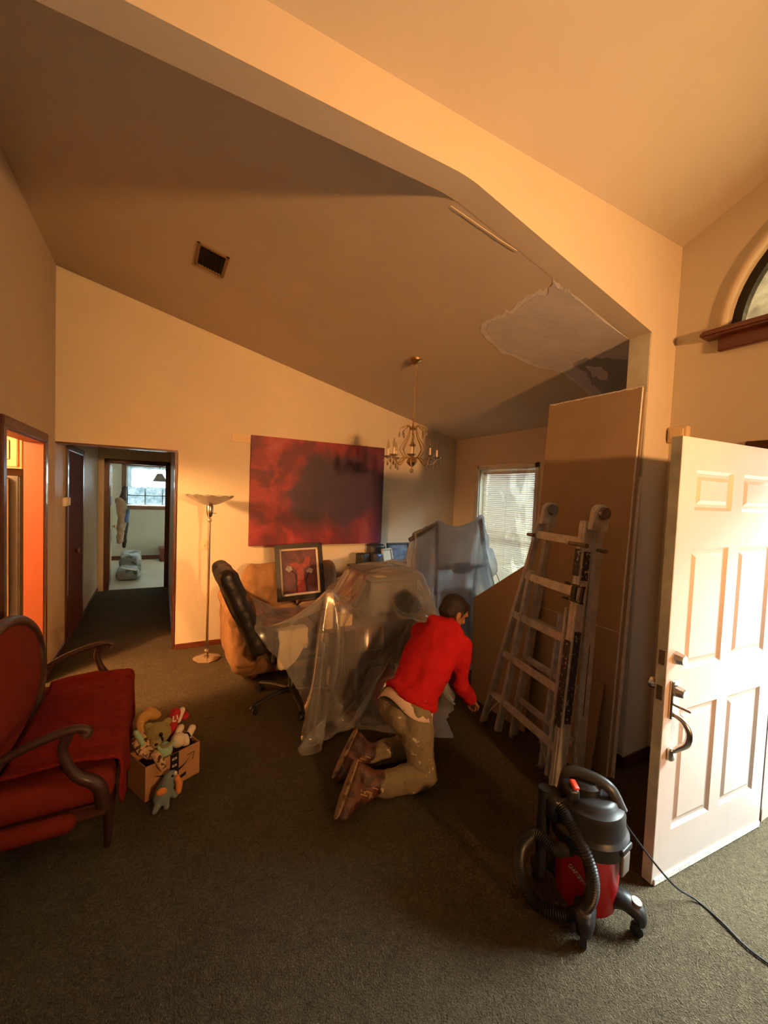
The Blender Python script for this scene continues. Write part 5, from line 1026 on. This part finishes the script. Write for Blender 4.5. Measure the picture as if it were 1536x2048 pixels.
for an, hl, ba, to in ((anR, Vv((1.015, 2.045, .165)), Vv((.915, 1.955, .070)), Vv((.868, 1.915, .042))), (anL, Vv((1.13, 2.315, .165)), Vv((1.02, 2.235, .075)), Vv((.965, 2.195, .046)))):
    b = MB(); b.limb([an+Vv((.03, 0, .005)), an+Vv((-.035, .01, .02))], [.062, .062]); b.limb([an+Vv((-.035, .01, .02)), hl], [.060, .045]); b.limb([hl, ba, to], [.046, .047, .038]); b.limb([an+Vv((-.03, 0, 0)), ba], [.055, .046]); b.remesh(.008, 5, .003, 20).build('boot', 'bootm', o)
    bt = o.children[-1]; ft = (to-hl).normalized(); nn = (Vv((-1, .25, .45))-ft*Vv((-1, .25, .45)).dot(ft)).normalized(); sd = ft.cross(nn)
    b = MB(); b.limb([hl+nn*.034-ft*.012, ba+nn*.034, to+nn*.024], [.040, .044, .036])
    b.remesh(.008, 3)
    for v in b.bm.verts:
        k = (v.co-hl).dot(nn); v.co += nn*((.036+.30*(k-.036))-k)
    b.build('sole', 'solem', bt, smooth=60)
    for q in (.25, .45, .62):
        c = an.lerp(ba, q)+Vv((0, -.045, .035)); MB().tube([c+Vv((-.02, -.005, .012)), c+Vv((.0, -.012, .004)), c+Vv((.02, -.004, -.012))], .0028, 6).build('lace', 'tan', bt)
# ------------------------------------------------------------------ kitchen glimpse
M['orangewood'] = wood('orange_cabinet_wood', (.34, .13, .05), (.42, .18, .07), rough=.4); M['orangepaint'] = mat('orange_panel', (.62, .22, .075), .5, var=.06, vs=3); M['fridge'] = mat('almond_enamel', (.45, .33, .18), .4)
o = thing('wall_cabinet', 'orange wood wall cabinet above the kitchen refrigerator', 'cabinet', (-1.4, 5.0, 1.82))
MB().b2((-1.82, 4.77, 1.825), (-1.078, 5.29, 2.30)).build('body', 'orangewood', o, smooth=0)
dd = MB().b2((-1.42, 4.745, 1.84), (-1.10, 4.768, 2.13)).build('door', 'orangewood', o, bevel=.005); MB().b2((-1.37, 4.735, 1.90), (-1.15, 4.745, 2.07)).build('door_panel', 'orangewood', dd, bevel=.006); MB().b2((-1.34, 4.730, 1.93), (-1.18, 4.736, 2.04)).build('raised_field', 'orangewood', dd, bevel=.005)
MB().b2((-1.42, 4.752, 2.14), (-1.085, 4.768, 2.30)).build('face_frame', 'orangewood', o, bevel=.003)
o = thing('refrigerator', 'almond refrigerator with dark side in the kitchen', 'refrigerator', (-1.55, 5.0, 0))
MB().b2((-1.94, 4.80, .02), (-1.10, 5.28, 1.76)).build('cabinet', 'black', o, bevel=.01); MB().b2((-1.95, 4.70, .50), (-1.168, 4.79, 1.75)).build('door', 'fridge', o, bevel=.015); MB().b2((-1.95, 4.70, .04), (-1.168, 4.79, .48)).build('freezer_drawer', 'fridge', o, bevel=.015)
MB().b2((-1.265, 4.665, 1.40), (-1.23, 4.70, 1.56)).build('handle', 'black', o, bevel=.005)
# ------------------------------------------------------------------ bedroom glimpse
o = thing('wrapped_bundle', 'plastic wrapped grey bundle on the bedroom floor', 'bundle', (-.48, 9.2, 0)); M['bundlem'] = spots('bundle_wrap', (.34, .36, .36), (.10, .11, .10), 7, .45, .35, .2)
b = MB(); b.rbox((-.475, 9.0, .105), (.36, .9, .20), .07); b.rbox((-.48, 9.5, .28), (.34, .9, .20), .07); b.remesh(.03, 4, .03, 5).build('bundle_body', 'bundlem', o)
MB().rbox((-.46, 8.60, .205), (.24, .05, .012), .003, (.2, .2, -.2)).build('paper_slip', 'white', o)
o = thing('hanging_clothes', 'grey and blue clothes hanging on the open bedroom door', 'clothes', (-.60, 8.6, .9)); M['greycloth'] = mat('grey_cloth', (.42, .40, .36), .9, var=.2, bump=.3); M['bluecloth'] = mat('blue_cloth', (.10, .22, .50), .9); M['darkcloth'] = mat('dark_cloth', (.05, .045, .05), .9)
b = MB(); b.limb([(-.62, 8.62, 1.42), (-.56, 8.60, 1.25), (-.60, 8.60, .72)], [.07, .09, .05]); b.remesh(.015, 4, .02, 12).build('shirt', 'greycloth', o)
b = MB(); b.limb([(-.50, 8.56, 1.25), (-.52, 8.58, 1.08)], [.04, .05]); b.remesh(.012, 3, .01, 12).build('blue_sleeve', 'bluecloth', o)
b = MB(); b.limb([(-.55, 8.70, 1.66), (-.58, 8.66, 1.40)], [.03, .06]); b.remesh(.012, 3, .01, 12).build('dark_hood', 'darkcloth', o)
b = MB(); b.limb([(-.52, 8.62, 1.04), (-.54, 8.62, .62)], [.045, .03]); b.remesh(.012, 3, .01, 12).build('dark_strap', 'darkcloth', o)
o = thing('wooden_chest', 'small dark wooden chest in the bedroom corner', 'chest', (.20, 10.75, 0)); MB().b2((.02, 10.55, 0), (.62, 10.95, .26)).build('body', 'redwood', o, bevel=.01); MB().b2((.0, 10.53, .26), (.64, 10.97, .30)).build('lid', 'redwood', o, bevel=.01)
o = thing('hanging_lamp', 'grey hanging lamp shade in front of the bedroom window', 'lamp', (-.02, 10.5, 1.75)); M['greyshade'] = mat('grey_shade', (.20, .17, .15), .7)
MB().lathe([(.05, 1.98), (.15, 1.80), (.148, 1.80), (.048, 1.98)], (.0, 10.45, 0), 20).build('shade', 'greyshade', o); MB().cyl((0, 10.45, 1.97), (0, 10.45, 2.45), .006).build('cord', 'black', o)
